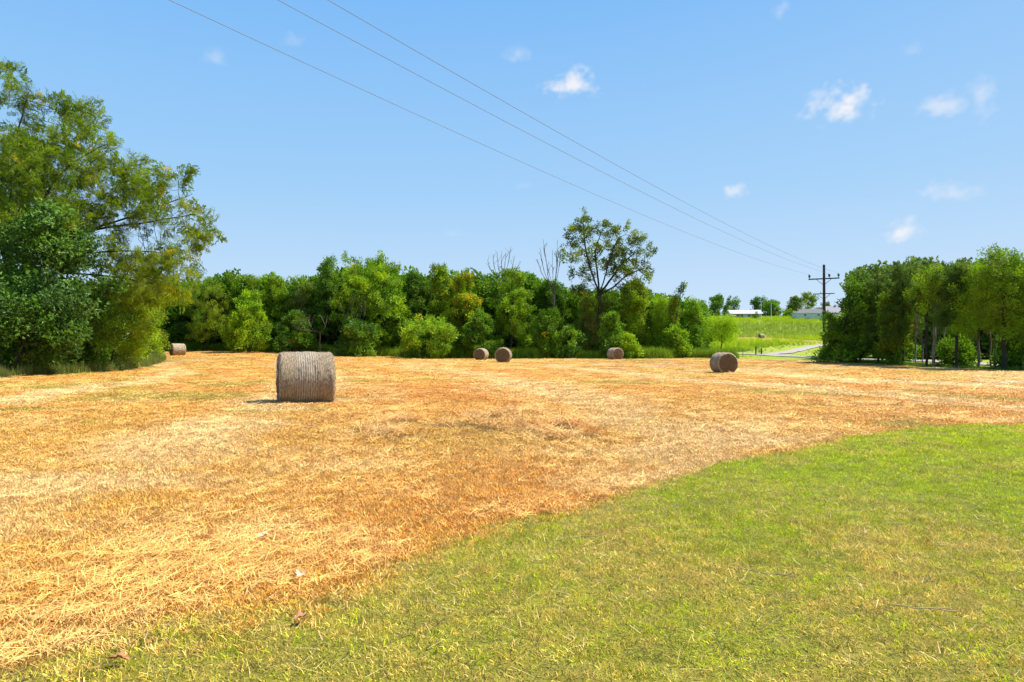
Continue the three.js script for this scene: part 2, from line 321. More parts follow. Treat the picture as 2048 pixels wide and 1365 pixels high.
scatter('straw_litter', 'dry straws scattered over the green lawn', 'straw', blades(14, 3, 0.09, 0.09, 0.0026, 0.94, { flat: true, blunt: true, lift: 0.03 }), strawMat,
  spread(104, 0.085, 2.2, 15, 5, (x, z, r) => onLawn(x, z) && r < 0.01 + 0.13 * lawnMix(x, z) + 0.2 * step(0.6, 0, lawnEdge(x) + z), (x, z, c, R) => ({ p: [x, ground(x, z) + 0.02, z], turn: R() * 6.283, s: 0.6 + R() * 0.7, tilt: (R() - 0.5) * 0.3, c: vary(mix3(LAWN.straw, [0.7, 0.52, 0.28], R()), R, 0.4) })));

{
  const R = rng(107), items = [];
  for (let k = 0; k < 1500; k++) {
    const a = R() * 6.283, r = Math.sqrt(R()) * (R() < 0.8 ? 1 : 1.3), x = -0.7 + Math.cos(a) * r * 2.5, z = -12.9 + Math.sin(a) * r * 2.2, w = fbm(x * 0.9, z * 1.4, 3, 49);
    if (w < 0.56 + 0.12 * r * R() || R() < 0.4) continue;
    items.push({ p: [x, ground(x, z) + 0.02 + 0.09 * R() * (1.1 - r * 0.6), z], turn: R() * 6.283, s: 0.9 + R() * 0.9, sy: 0.25 + R() * 0.35, tilt: (R() - 0.5) * 0.5, roll: (R() - 0.5) * 0.5, c: vary(mix3(mix3(HAY.grey, [0.48, 0.34, 0.15], R()), HAY.orange, R() * 0.8), R, 0.6) });
  }
  scatter('loose_hay', 'greyish loose hay lying in low heaps in the middle of the field', 'hay', blades(17, 18, 0.13, 0.24, 0.006, 0.75, { blunt: true, lift: 0.05 }), strawMat, items);
}
// ---------------------------------------------------------------- leaves, sprays and trees
function spray(seed, n, L, len, wid, o = {}) {     // a twig end with n folded leaves; grows along +y
  const R = rng(seed), p = [];
  const M = new THREE.Matrix4(), q = new THREE.Quaternion(), e = new THREE.Euler(), v = new THREE.Vector3(), one = new THREE.Vector3();
  const leafAt = (pos, e, l, w) => {
    M.compose(pos, q.setFromEuler(e), one.set(1, 1, 1));
    const f = (x, y, z) => v.set(x, y, z).applyMatrix4(M).toArray();
    const b = f(0, 0, 0), lf = f(-w / 2, l * 0.45, w * 0.22), t = f(0, l, -l * 0.1), rt = f(w / 2, l * 0.45, w * 0.22);
    p.push(...b, ...rt, ...t, ...b, ...t, ...lf);
  };
  if (o.fronds) {
    for (let k = 0; k < o.fronds; k++) {           // feather leaves: leaflets in two rows along a drooping stalk
      const az = R() * 6.283, up = 0.5 + R() * 1.0, base = new THREE.Vector3((R() - 0.5) * L * 0.3, R() * L, (R() - 0.5) * L * 0.3), fl = L * (0.55 + R() * 0.35);
      for (let s = 0; s < n; s++) {
        const t = (s + 1) / n, dx = Math.sin(up) * fl * t, y = Math.cos(up) * fl * t - 0.35 * fl * t * t, pos = new THREE.Vector3(base.x + Math.cos(az) * dx, base.y + y, base.z + Math.sin(az) * dx);
        for (const sd of [-1, 1]) { e.set(0, -az + sd * 1.35 + (R() - 0.5) * 0.5, -1.2 + (R() - 0.5) * 0.8, 'YXZ'); leafAt(pos, e, len * (0.7 + R() * 0.5), wid); }
      }
    }
  } else {
    for (let k = 0; k < n; k++) {
      const t = (k + R()) / n, a = R() * 6.283, r = L * (o.fat ?? 0.38) * Math.sqrt(R()) * (o.cone ? 1.1 - t : 1), pos = new THREE.Vector3(Math.cos(a) * r, t * L, Math.sin(a) * r);
      e.set((o.hang ?? 0.9) + (R() - 0.5) * 1.5, -a + Math.PI / 2 + (R() - 0.5) * 1.8, (R() - 0.5) * 1.2, 'YXZ');
      leafAt(pos, e, len * (0.65 + R() * 0.7), wid * (0.65 + R() * 0.7));
    }
  }
  const g = new THREE.BufferGeometry(); g.setAttribute('position', new THREE.Float32BufferAttribute(p, 3)); g.computeVertexNormals();
  return g;
}
const SPRAY = {
  broad: spray(1, 26, 0.62, 0.17, 0.12), glossy: spray(2, 30, 0.55, 0.125, 0.085, { hang: 1.2 }), feather: spray(3, 6, 0.62, 0.10, 0.045, { fronds: 5 }), fine: spray(4, 34, 0.6, 0.13, 0.055),
  cedar: spray(5, 46, 0.62, 0.16, 0.04, { hang: 0.35, fat: 0.3, cone: true }), willow: spray(6, 34, 0.95, 0.2, 0.05, { hang: 2.2 }), far: spray(7, 26, 1.3, 0.42, 0.32), sparse: spray(8, 12, 0.6, 0.17, 0.11),
};
const leafMat = (coat, through = 0.38) => new THREE.MeshPhysicalMaterial({ color: 0xffffff, roughness: 0.95, transmission: through, thickness: 0, specularIntensity: 0.3, clearcoat: coat, clearcoatRoughness: 0.38, side: THREE.DoubleSide });
const LEAF = { matt: leafMat(0.06, 0.4), gloss: leafMat(0.28, 0.32) };
const barkTile = strokes(256, '#9a9288', 900, 40, 3, ['#ffffff', '#cfc6b8', '#5c5248', '#3e362e'], 9, Math.PI / 2);
const BARK = { dark: mat([0.10, 0.08, 0.065], 0.95, { map: barkTile }), grey: mat([0.30, 0.27, 0.24], 0.95, { map: barkTile }), pale: mat([0.45, 0.41, 0.36], 0.95, { map: barkTile }) };
const LIME = [0.34, 0.50, 0.006], GREEN = [0.19, 0.345, 0.006], DARK = [0.085, 0.19, 0.007], OLIVE = [0.27, 0.34, 0.005], YELLOW = [0.52, 0.42, 0.01], GREYG = [0.24, 0.27, 0.06], CEDAR = [0.09, 0.165, 0.02], BROWN = [0.24, 0.20, 0.025];

function skeleton(R, o) {
  const P = [], par = [], kids = [], add = (p, k) => { P.push(p); par.push(k); kids.push(0); if (k >= 0) kids[k]++; return P.length - 1; };
  const st = o.step;
  for (let s = 0; s < (o.stems ?? 1); s++) {
    const a = s * 2.4 + R() * 0.8, out = (o.stems > 1 ? 0.28 + R() * 0.2 : 0);
    let p = s ? P[0] : [0, -0.15, 0], k = s ? 0 : add(p, -1);
    const n = Math.max(2, Math.ceil(o.trunk / st)), wob = R() * 6;
    for (let i = 1; i <= n; i++) {
      const dx = (o.lean?.[0] ?? 0) + Math.cos(a) * out + Math.sin(wob + i * 0.9) * 0.07, dz = (o.lean?.[1] ?? 0) + Math.sin(a) * out + Math.cos(wob + i * 0.7) * 0.07;
      p = [p[0] + dx * st, p[1] + st, p[2] + dz * st]; k = add(p, k);
    }
  }
  const fork = P.length - 1;
  for (const path of o.limbs ?? []) {              // main limbs laid from the fork through given points
    const c = new THREE.CatmullRomCurve3([P[fork], ...path].map((v) => new THREE.Vector3(...v))), m = Math.max(2, Math.round(c.getLength() / st)); let k = fork;
    for (let i = 1; i <= m; i++) { const v = c.getPointAt(i / m), w = 0.12 * st; k = add([v.x + (R() - 0.5) * w, v.y, v.z + (R() - 0.5) * w], k); }
  }
  const A = [];
  let vol = 0; for (const l of o.lobes ?? []) vol += l.r * l.r * l.r;
  for (const l of o.lobes) {
    const n = Math.max(4, Math.round(o.points * 1.5 * l.r * l.r * l.r / vol));
    for (let i = 0; i < n; i++) {
      const u = R() * 2 - 1, a = R() * 6.283, r = l.r * Math.pow(R(), 0.42) * (R() < (o.stray ?? 0.22) ? 1 + R() * R() * 1.0 : 1), s = Math.sqrt(1 - u * u), y = l.c[1] + u * r * (l.fy ?? 0.85);
      const ax = l.c[0] + Math.cos(a) * s * r, az = l.c[2] + Math.sin(a) * s * r, w = (o.gap ?? 1) / st * 0.42;
      if (y > 0.15 && noise3(ax * w + 50, y * w * 0.9 + 50, az * w + 50, o.salt ?? 1) > (o.holes ?? 0.4)) A.push([ax, y, az, 0, Infinity]);
    }
  }
  const near = (from) => { for (const a of A) for (let k = from; k < P.length; k++) { const p = P[k], d = (p[0] - a[0]) ** 2 + (p[1] - a[1]) ** 2 + (p[2] - a[2]) ** 2; if (d < a[4]) { a[4] = d; a[3] = k; } } };
  near(0);
  const kill = (st * (o.kill ?? 1.25)) ** 2;
  for (let it = 0; it < 90 && A.length; it++) {
    const acc = new Map();
    for (const a of A) {
      const p = P[a[3]], d = Math.sqrt(a[4]) + 1e-6, v = acc.get(a[3]) ?? [0, 0, 0];
      v[0] += (a[0] - p[0]) / d; v[1] += (a[1] - p[1]) / d; v[2] += (a[2] - p[2]) / d; acc.set(a[3], v);
    }
    const from = P.length;
    for (const [k, v] of acc) {
      if (kids[k] > 3) continue;
      const l = Math.hypot(...v) + 1e-6, j = o.jitter ?? 0.25, d = [v[0] / l + (R() - 0.5) * j, v[1] / l + (R() - 0.5) * j + (o.tropism ?? 0), v[2] / l + (R() - 0.5) * j], m = Math.hypot(...d);
      add([P[k][0] + d[0] / m * st, P[k][1] + d[1] / m * st, P[k][2] + d[2] / m * st], k);
    }
    if (P.length === from) break;
    near(from);
    for (let i = A.length - 1; i >= 0; i--) if (A[i][4] < kill) { A[i] = A[A.length - 1]; A.pop(); }
    if (P.length > (o.most ?? 2600)) break;
  }
  const n = P.length, rad = new Float32Array(n), tip = new Int16Array(n), E = 1.95;
  for (let k = n - 1; k >= 0; k--) { rad[k] = kids[k] ? Math.pow(rad[k], 1 / E) : 1; if (par[k] >= 0) { rad[par[k]] += Math.pow(rad[k], E); tip[par[k]] = Math.max(tip[par[k]], tip[k] + 1); } }
  let big = 0; for (let k = 0; k < n; k++) if (par[k] < 0) big = Math.max(big, rad[k]);
  const sc = o.radius / big; for (let k = 0; k < n; k++) rad[k] = Math.max(rad[k] * sc, o.thin ?? 0.008);
  return { P, par, rad, tip };
}
function tubes(S, pick) {
  const p = [], u = [], idx = [], a = new THREE.Vector3(), b = new THREE.Vector3(), t = new THREE.Vector3(), x = new THREE.Vector3(), y = new THREE.Vector3();
  for (let k = 0; k < S.P.length; k++) {
    const q = S.par[k]; if (q < 0 || !pick(S.rad[k], k)) continue;
    const r1 = S.rad[k], r0 = Math.min(S.rad[q], r1 * 1.45), n = r1 > 0.09 ? 7 : r1 > 0.03 ? 5 : 3;
    a.fromArray(S.P[q]); b.fromArray(S.P[k]); t.subVectors(b, a).normalize(); b.addScaledVector(t, r1 * 0.5);
    x.set(Math.abs(t.y) > 0.9 ? 1 : 0, Math.abs(t.y) > 0.9 ? 0 : 1, 0).cross(t).normalize(); y.crossVectors(t, x);
    const at = p.length / 3;
    for (let i = 0; i <= n; i++) {
      const c = Math.cos(i / n * 6.2832), s = Math.sin(i / n * 6.2832);
      for (const [e, r, v] of [[a, r0, 0], [b, r1, 1]]) { p.push(e.x + (x.x * c + y.x * s) * r, e.y + (x.y * c + y.y * s) * r, e.z + (x.z * c + y.z * s) * r); u.push(i / n, k * 0.3 + v * 0.5); }
      if (i < n) { const j = at + i * 2; idx.push(j, j + 2, j + 3, j, j + 3, j + 1); }
    }
  }
  if (!idx.length) return null;
  const g = new THREE.BufferGeometry(); g.setAttribute('position', new THREE.Float32BufferAttribute(p, 3)); g.setAttribute('uv', new THREE.Float32BufferAttribute(u, 2)); g.setIndex(idx); g.computeVertexNormals();
  return g;
}
const PROFILE = {                                   // crown half-width by height, 0 at its foot, 1 at its top
  round: (t) => Math.pow(Math.sin(Math.PI * (0.12 + 0.86 * t)), 0.7), bush: (t) => Math.pow(Math.cos(t * Math.PI / 2 * 0.96), 0.55), cone: (t) => 1.05 - 0.85 * t,
  vase: (t) => 0.35 + 0.75 * Math.sin(Math.PI * Math.pow(t, 1.5) * 0.86 + 0.1), column: (t) => 0.75 + 0.25 * Math.sin(Math.PI * t) - 0.4 * t * t, flat: (t) => 0.55 + 0.5 * Math.sin(Math.PI * t * 0.9),
};
function lobesOf(R, h0, h1, rad, n, profile, fy) {
  const out = [], f = PROFILE[profile], H = h1 - h0;
  for (let i = 0; i < n; i++) {
    const spike = i === 0 && (profile === 'cone' || profile === 'column'), t = i === 0 ? (spike ? 0.99 : 0.9) : (i + R() * 0.9) / (n + 0.4), w = f(t) * rad, r = spike ? Math.max(0.35, rad * 0.14) : (profile === 'bush' ? 0.78 : 1) * Math.min(Math.max(rad * (0.3 + R() * 0.34) * (0.6 + 0.4 * f(t)), 0.4), H * 0.3), a = i * 2.4 + R() * 1.6, q = Math.max(0, w - r) * (i === 0 ? 0.3 : 0.55 + 0.45 * R());
    out.push({ c: [Math.cos(a) * q, Math.min(h0 + H * t, h1 - r * 0.8), Math.sin(a) * q], r, fy });
  }
  return out;
}
const wood = (R, S, parent, bark, limbAt) => {
  const t = tubes(S, (r) => r > limbAt); if (t) part('trunk', t, BARK[bark], parent);
  const l = tubes(S, (r) => r <= limbAt); if (l) part('branches', l, BARK[bark], parent, 'stuff');
};
function leaves(R, S, parent, o, name = 'crown') {
  const items = [], v = new THREE.Vector3(), up = new THREE.Vector3(0, 1, 0), q = new THREE.Quaternion(), q2 = new THREE.Quaternion(), M = new THREE.Matrix4(), s = new THREE.Vector3(), pos = new THREE.Vector3(), c = new THREE.Color();
  const depth = (o.leafDepth ?? 2) + (o.bonus ?? 1), per = (o.per ?? 2) * 1.25;
  let cx = 0, cz = 0, cy = 0, n = 0;
  for (const p of S.P) { cx += p[0]; cy += p[1]; cz += p[2]; n++; }
  cx /= n; cy /= n; cz /= n;
  for (let k = 0; k < S.P.length; k++) {
    if (S.tip[k] > depth || S.par[k] < 0 || S.P[k][1] < (o.bare ?? 0)) continue;
    const p = S.P[k], b = S.P[S.par[k]], m = Math.floor(per + R());
    for (let i = 0; i < m; i++) {
      const f = R();
      pos.set(lerp(b[0], p[0], f) + (R() - 0.5) * o.loose, Math.max(0.1, lerp(b[1], p[1], f) + (R() - 0.5) * o.loose), lerp(b[2], p[2], f) + (R() - 0.5) * o.loose);
      v.set((p[0] - b[0]) / o.step * 0.6 + (p[0] - cx) * 0.06 + (R() - 0.5) * 1.2, (p[1] - b[1]) / o.step * 0.6 + (o.up ?? 0.3) + (R() - 0.5) * 1.0, (p[2] - b[2]) / o.step * 0.6 + (p[2] - cz) * 0.06 + (R() - 0.5) * 1.2).normalize();
      q.setFromUnitVectors(up, v).multiply(q2.setFromAxisAngle(up, R() * 6.283));
      M.compose(pos, q, s.setScalar(o.size * (0.7 + R() * 0.6)));
      const cl = fbm3(pos.x * 0.45 + o.seed, pos.y * 0.45, pos.z * 0.45, 2, o.seed % 97), w = clamp((cl - 0.5) * 2.4 + 0.5 + (R() - 0.5) * 0.4), odd = R() < (o.odd ?? 0.006);
      items.push(M.clone(), vary(odd ? (o.oddColor ?? YELLOW) : mix3(o.colors[0], o.colors[1], w), R, 0.9));
    }
  }
  const mesh = new THREE.InstancedMesh(SPRAY[o.leaf], LEAF[o.gloss ? 'gloss' : 'matt'], items.length / 2);
  for (let i = 0; i < items.length / 2; i++) { mesh.setMatrixAt(i, items[i * 2]); mesh.setColorAt(i, c.setRGB(...items[i * 2 + 1])); }
  mesh.name = name; mesh.castShadow = mesh.receiveShadow = true; mesh.userData.kind = 'stuff'; parent.add(mesh);
  return mesh;
}
let treeSeed = 500;
// px: where the trunk stands across the photo's width, d: metres away, top: photo row of the crown's top, half: crown half-width in photo pixels
function tree(name, label, px, d, top, half, o = {}) {
  const seed = treeSeed++, R = rng(seed), x = (px - 1024) / F * d, z = -d, y = ground(x, z), H = EYE + (695 - top) / F * d - y, rad = half / F * d;
  const t = thing(name, label, o.category ?? (name.includes('bush') ? 'bush' : 'tree'), [x, y, z], 0, o.group);
  const h0 = o.foot !== undefined ? H * o.foot : 0.3, step_ = o.step ?? clamp(rad * 0.115, 0.28, 0.62);
  const lobes = o.lobes ? o.lobes.map(([lx, ly, lr, dz]) => ({ c: [(lx - px) / F * d, EYE + (695 - ly) / F * d - y, dz ?? (R() - 0.5) * rad * 0.7], r: lr / F * d, fy: o.fy })) : lobesOf(R, h0, H - 0.5, rad, o.n ?? (o.profile === 'bush' ? 18 : 12), o.profile ?? 'round', o.fy);
  const limbs = o.limbs?.map((path) => path.map(([lx, ly, dz]) => [(lx - px) / F * d, EYE + (695 - ly) / F * d - y, dz]));
  const S = skeleton(R, { lobes, limbs, salt: seed, holes: o.holes, gap: o.gap, trunk: o.trunk !== undefined ? H * o.trunk : H * 0.4, step: step_, points: Math.round((o.points ?? 420) * 1.15), radius: o.radius ?? clamp(H * 0.014, 0.05, 0.4), stems: o.stems, lean: o.lean, tropism: o.tropism, kill: o.kill, stray: o.stray, thin: o.thin ?? 0.006 * d / 60, most: o.most, jitter: o.jitter });
  wood(R, S, t, o.bark ?? 'dark', Math.max(0.05, (o.radius ?? H * 0.014) * 0.42));
  leaves(R, S, t, { seed, step: step_, leaf: o.leaf ?? 'broad', gloss: o.gloss, colors: o.colors ?? [GREEN, LIME], per: o.per ?? 2.2, leafDepth: o.leafDepth, loose: o.loose ?? step_ * 0.9, size: (o.size ?? 1) * 1.3, up: o.up, bonus: o.bonus, odd: o.odd, oddColor: o.oddColor, bare: o.bare });
  return t;
}
function bareTree(name, label, px, d, base, tips, radius, bark = 'grey', spreadOut = 0.5) {  // a dead tree: bare limbs that fork below and end at given photo points
  const seed = treeSeed++, R = rng(seed), x = (px - 1024) / F * d, z = -d, y = ground(x, z), t = thing(name, label, 'tree', [x, y, z]);
  const Y = (ly) => EYE + (695 - ly) / F * d - y, X = (lx) => (lx - px) / F * d, limbs = [];
  for (const [lx, ly, lr] of tips) {
    const dz = (R() - 0.5) * 2, q = 0.35 + R() * 0.2, k = [X(lx), Y(ly), dz];
    limbs.push([[X(lx) * (spreadOut + 0.15), lerp(Y(base), Y(ly), q), dz * 0.6], k]);
    for (let i = 0; i < 3; i++) { const f = q + 0.1 + R() * 0.3, m = [X(lx) * lerp(spreadOut, 1, f), lerp(Y(base), Y(ly), f), dz * f]; limbs.push([[X(lx) * (spreadOut + 0.15), lerp(Y(base), Y(ly), q), dz * 0.6], m, [m[0] + (R() - 0.5) * 3 * lr / F * d, m[1] + (0.6 + R()) * lr / F * d * 2, m[2] + (R() - 0.5) * 0.8]]); }
  }
  const S = skeleton(R, { lobes: [], limbs, trunk: Y(base), step: 0.35, points: 0, radius, thin: 0.016 });
  wood(R, S, t, bark, radius * 0.4);
  return t;
}

// ---- the left side: a tall feathery tree, a glossy dense one in front of it, and the hedge that runs back along the field
tree('feathery_tree', 'tallest tree at the left edge, airy olive green feathery crown spreading over the bushes', 30, 46, 115, 380, {
  lobes: [[20, 180, 62], [105, 205, 62], [-80, 200, 110], [175, 285, 62], [70, 290, 80], [250, 305, 44], [240, 350, 60], [320, 345, 38], [330, 400, 52], [372, 430, 36], [120, 360, 95], [215, 420, 80], [300, 470, 66], [345, 545, 44], [10, 400, 110], [250, 520, 74], [140, 480, 90], [-90, 380, 120], [380, 545, 26], [320, 590, 52], [-30, 300, 100], [200, 345, 62], [280, 400, 62], [160, 420, 90], [300, 530, 60], [60, 210, 60], [235, 590, 60], [382, 415, 24], [345, 440, 40], [392, 522, 26], [360, 545, 36], [330, 475, 46], [345, 590, 40]],
  limbs: [[[-20, 430, -1], [-60, 260, -2]], [[40, 420, 1], [60, 300, 1.5], [85, 200, 1.5]], [[25, 420, 2], [12, 300, 3], [15, 190, 3]], [[95, 430, 1], [170, 350, 2], [245, 305, 2]], [[110, 480, -1], [230, 420, -2], [355, 375, -2]], [[110, 530, 1], [240, 515, 2.5], [350, 515, 2.5], [405, 528, 2.5]], [[130, 470, -1], [270, 432, -2], [392, 412, -2]], [[120, 560, 2], [250, 560, 3], [350, 575, 3]], [[80, 400, -2], [125, 300, -3], [175, 270, -3]], [[-60, 500, 3], [-120, 400, 4]]],
  trunk: 0.2, points: 3000, most: 7000, step: 0.5, leaf: 'feather', colors: [OLIVE, [0.16, 0.25, 0.006]], radius: 0.3, per: 2.4, leafDepth: 3, bonus: 0, stray: 0.08, holes: 0.36, size: 1.0, up: 0.15, odd: 0.02, fy: 0.75, kill: 1.2 });
tree('glossy_tree', 'dense dark green glossy leaved tree at the left edge, before the feathery tall one', 95, 39, 405, 170, { profile: 'bush', n: 20, leaf: 'glossy', gloss: true, colors: [[0.048, 0.12, 0.006], [0.115, 0.235, 0.006]], points: 1300, most: 4200, step: 0.42, per: 2.2, leafDepth: 3, stems: 2, trunk: 0.3, foot: 0.05, size: 1.15 });
tree('glossy_bush', 'low dark green bush at the left edge, under the dense glossy tree', 20, 35, 590, 140, { profile: 'bush', n: 9, leaf: 'glossy', gloss: true, colors: [[0.048, 0.12, 0.006], [0.115, 0.235, 0.006]], points: 520, per: 2.4, stems: 3, trunk: 0.2, foot: 0.02, step: 0.38, leafDepth: 3 });
tree('olive_bush', 'yellowish green bush to the right of the dense glossy tree', 215, 47, 560, 95, { profile: 'bush', n: 10, leaf: 'fine', colors: [OLIVE, LIME], points: 700, per: 2.2, stems: 3, trunk: 0.2, foot: 0.03, leafDepth: 3 });
tree('olive_tree_row', 'yellow green tree ending the left hedge, just left of the farthest left bale', 250, 60, 548, 82, { profile: 'bush', n: 10, leaf: 'fine', colors: [OLIVE, LIME], points: 700, per: 2.2, stems: 2, trunk: 0.3, foot: 0.03, leafDepth: 3 });
tree('hedge_tree', 'olive green tree behind the left hedge, beside the gap with the dark undergrowth', 285, 74, 562, 62, { profile: 'round', n: 9, leaf: 'fine', colors: [OLIVE, GREEN], points: 520, per: 2.2, trunk: 0.3, foot: 0.02 });

// ---- the edge of the wood behind the field, from left to right
const B = 'bush', r0 = { profile: 'round' };
tree('edge_tree', 'rounded olive green tree at the left end of the wood, beside the leftmost bale', 412, 99, 553, 55, { ...r0, leaf: 'fine', colors: [OLIVE, GREEN], foot: 0.12, per: 2.4 });
tree('edge_tree', 'olive topped tree, second from the left end of the wood', 482, 103, 538, 48, { ...r0, leaf: 'fine', colors: [GREEN, OLIVE], foot: 0.1 });
tree('edge_bush', 'bright lime green bush reaching the ground, left of the large bale', 497, 94, 582, 58, { profile: 'bush', n: 22, colors: [GREEN, LIME], foot: 0.0, trunk: 0.3, stems: 2, points: 560, per: 2.4 });
tree('edge_tree', 'mid green tree with a pointed top behind the lime green bush', 545, 101, 545, 38, { profile: 'column', colors: [GREEN, LIME], foot: 0.05 });
tree('thin_tree', 'greyish thin leaved tree with bare twig tops, above left of the large bale', 598, 101, 550, 36, { profile: 'column', leaf: 'sparse', bark: 'grey', colors: [GREYG, GREEN], foot: 0.08, per: 2.6, up: 0.8 });
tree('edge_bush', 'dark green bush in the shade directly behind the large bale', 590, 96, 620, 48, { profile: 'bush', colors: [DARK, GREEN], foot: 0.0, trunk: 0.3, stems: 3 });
tree('edge_tree', 'dark sparse topped tree rising above the large bale', 655, 100, 510, 34, { n: 14, profile: 'column', leaf: 'sparse', colors: [DARK, GREEN], foot: 0.2, per: 2.6 });
tree('edge_tree', 'broad bright lime green tree, the widest of the wood, right of the large bale', 742, 97, 512, 92, { profile: 'round', n: 16, colors: [GREEN, LIME], points: 900, most: 3600, foot: 0.04, per: 2.3, stems: 2, leafDepth: 3 });
tree('edge_tree', 'green tree behind the right shoulder of the broad lime green tree', 832, 102, 534, 36, { ...r0, leaf: 'sparse', colors: [DARK, GREEN], per: 2.8, foot: 0.25 });
tree('edge_bush', 'glossy green bush under the broad lime green tree, right of the large bale', 715, 92, 632, 50, { profile: 'bush', gloss: true, colors: [DARK, GREEN], foot: 0.0, stems: 3, trunk: 0.3 });
tree('edge_bush', 'light green rounded bush left of the pair of far bales', 856, 91, 634, 70, { profile: 'flat', n: 20, holes: 0.46, gloss: true, colors: [GREEN, LIME], foot: 0.0, stems: 3, trunk: 0.3, per: 2.4 });
tree('edge_tree', 'narrow green tree between the broad lime green tree and the yellow tinged one', 880, 99, 530, 27, { profile: 'column', colors: [GREEN, OLIVE], foot: 0.05 });
tree('edge_tree', 'tree with yellow tinged top leaves behind the left one of the paired far bales', 927, 97, 540, 42, { ...r0, colors: [OLIVE, LIME], odd: 0.22, oddColor: YELLOW, foot: 0.05 });
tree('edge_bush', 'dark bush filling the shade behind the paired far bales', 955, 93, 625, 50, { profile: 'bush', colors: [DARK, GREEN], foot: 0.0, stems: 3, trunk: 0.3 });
tree('edge_tree', 'bushy green tree with bare sticks above it, behind the paired far bales', 1022, 97, 527, 58, { profile: 'bush', n: 12, gloss: true, colors: [GREEN, LIME], points: 640, foot: 0.02, per: 2.4 });
tree('edge_bush', 'dark green bush left of the tall open tree, at the wood edge', 1095, 92, 615, 48, { profile: 'bush', colors: [DARK, GREEN], foot: 0.0, stems: 3, trunk: 0.3 });
tree('edge_tree', 'dark tree in the notch between the dead trunk and the tall open tree', 1105, 101, 553, 38, { ...r0, colors: [DARK, GREEN], foot: 0.1 });
tree('tall_tree', 'tallest tree of the wood, open crown with dark forked limbs showing', 1200, 95, 424, 85, {
  lobes: [[1165, 465, 30], [1150, 510, 24], [1172, 440, 16], [1205, 460, 18], [1218, 455, 18], [1235, 490, 34], [1270, 485, 24], [1285, 510, 22], [1195, 505, 26], [1150, 485, 22], [1255, 535, 36], [1287, 545, 18], [1225, 535, 28], [1145, 555, 16], [1275, 570, 20], [1182, 545, 20], [1158, 585, 16], [1245, 585, 26], [1180, 608, 18], [1284, 598, 14], [1212, 610, 18]],
  limbs: [[[1186, 555, 0.5], [1172, 510, 1], [1164, 450, 1]], [[1197, 550, -0.6], [1193, 500, -1], [1208, 455, -1]], [[1210, 550, 0.8], [1220, 510, 1.2], [1236, 478, 1]], [[1222, 560, -1], [1248, 525, -1.5], [1278, 500, -1.5]], [[1226, 575, 1], [1252, 552, 1.5], [1284, 540, 1.5]], [[1190, 580, 1.5], [1170, 560, 2], [1150, 552, 2]]],
  trunk: 0.42, points: 800, step: 0.5, radius: 0.3, leaf: 'broad', colors: [[0.10, 0.16, 0.01], OLIVE], per: 1.5, leafDepth: 1, bonus: 1, size: 0.95, thin: 0.02, foot: 0.3, kill: 1.3 });
tree('edge_tree', 'brownish green bushy growth round the foot of the tall open tree', 1175, 94, 592, 42, { profile: 'bush', leaf: 'fine', colors: [BROWN, GREEN], foot: 0.0, stems: 2, trunk: 0.3 });
tree('edge_tree', 'sunlit yellow green tree leaning against the right side of the tall open tree', 1268, 96, 560, 42, { profile: 'round', colors: [OLIVE, LIME], foot: 0.02, stems: 2 });
tree('ivy_bush', 'deep green ivy covered bush left of the far bale under the tall open tree', 1225, 89.5, 622, 26, { profile: 'column', gloss: true, colors: [DARK, GREEN], foot: 0.0, trunk: 0.6 });
tree('edge_bush', 'low lime green bush just right of the far bale under the tall open tree', 1256, 88, 664, 24, { profile: 'bush', colors: [GREEN, LIME], foot: 0.0, stems: 3, trunk: 0.3, points: 300 });
tree('edge_bush', 'low dark green bush between the paired far bales and the tall open tree', 1140, 91, 652, 44, { profile: 'bush', gloss: true, colors: [DARK, GREEN], foot: 0.0, stems: 3, trunk: 0.3, points: 360 });
tree('edge_tree', 'young yellow green tree with thin upright stems, right of the tall open tree', 1325, 95, 592, 34, { profile: 'round', leaf: 'fine', colors: [GREEN, LIME], foot: 0.02, stems: 4, trunk: 0.5 });
tree('ivy_tree', 'slanting ivy covered trunk with a dark leafy tip, right part of the wood', 1336, 93, 563, 14, { lobes: [[1342, 660, 9], [1346, 640, 8], [1350, 620, 8], [1354, 602, 8], [1359, 585, 7], [1364, 572, 7], [1368, 567, 4]], lean: [0.2, 0], trunk: 0.8, points: 200, step: 0.35, colors: [DARK, OLIVE], radius: 0.12, per: 2 });
tree('edge_tree', 'sparse leaved green tree left of the lime green weeping tree', 1388, 96, 596, 26, { profile: 'column', leaf: 'sparse', colors: [GREEN, LIME], foot: 0.05, per: 3 });
tree('edge_bush', 'green bush below the slanting ivy trunk, beside the wire fence', 1352, 91, 655, 30, { profile: 'bush', colors: [GREEN, LIME], foot: 0.0, stems: 3, trunk: 0.3, points: 300 });
tree('weeping_tree', 'soft bright lime green weeping tree above the right bale', 1440, 100, 624, 46, { profile: 'flat', leaf: 'willow', colors: [[0.36, 0.52, 0.006], [0.46, 0.62, 0.01]], foot: 0.32, trunk: 0.3, lean: [0.2, 0], points: 460, per: 2.0, up: -0.4, fy: 0.7 });
bareTree('dead_tree', 'bare dead trunk forking into pale sticks, left of the tall open tree', 1108, 96, 585, [[1080, 495, 5], [1086, 480, 5], [1092, 520, 6], [1105, 500, 5], [1115, 480, 6], [1116, 505, 6], [1074, 520, 4], [1122, 500, 4]], 0.16);
bareTree('dead_tree', 'bare grey sticks standing up behind the bushy tree of the paired bales', 1002, 99, 575, [[985, 510, 6], [994, 503, 6], [1003, 500, 6], [1012, 505, 6], [1021, 498, 6], [1030, 512, 6], [974, 518, 5], [1040, 522, 5]], 0.12);
bareTree('dead_tree', 'two thin bare sticks above the middle of the wood', 861, 100, 585, [[860, 535, 4], [866, 525, 4]], 0.07);
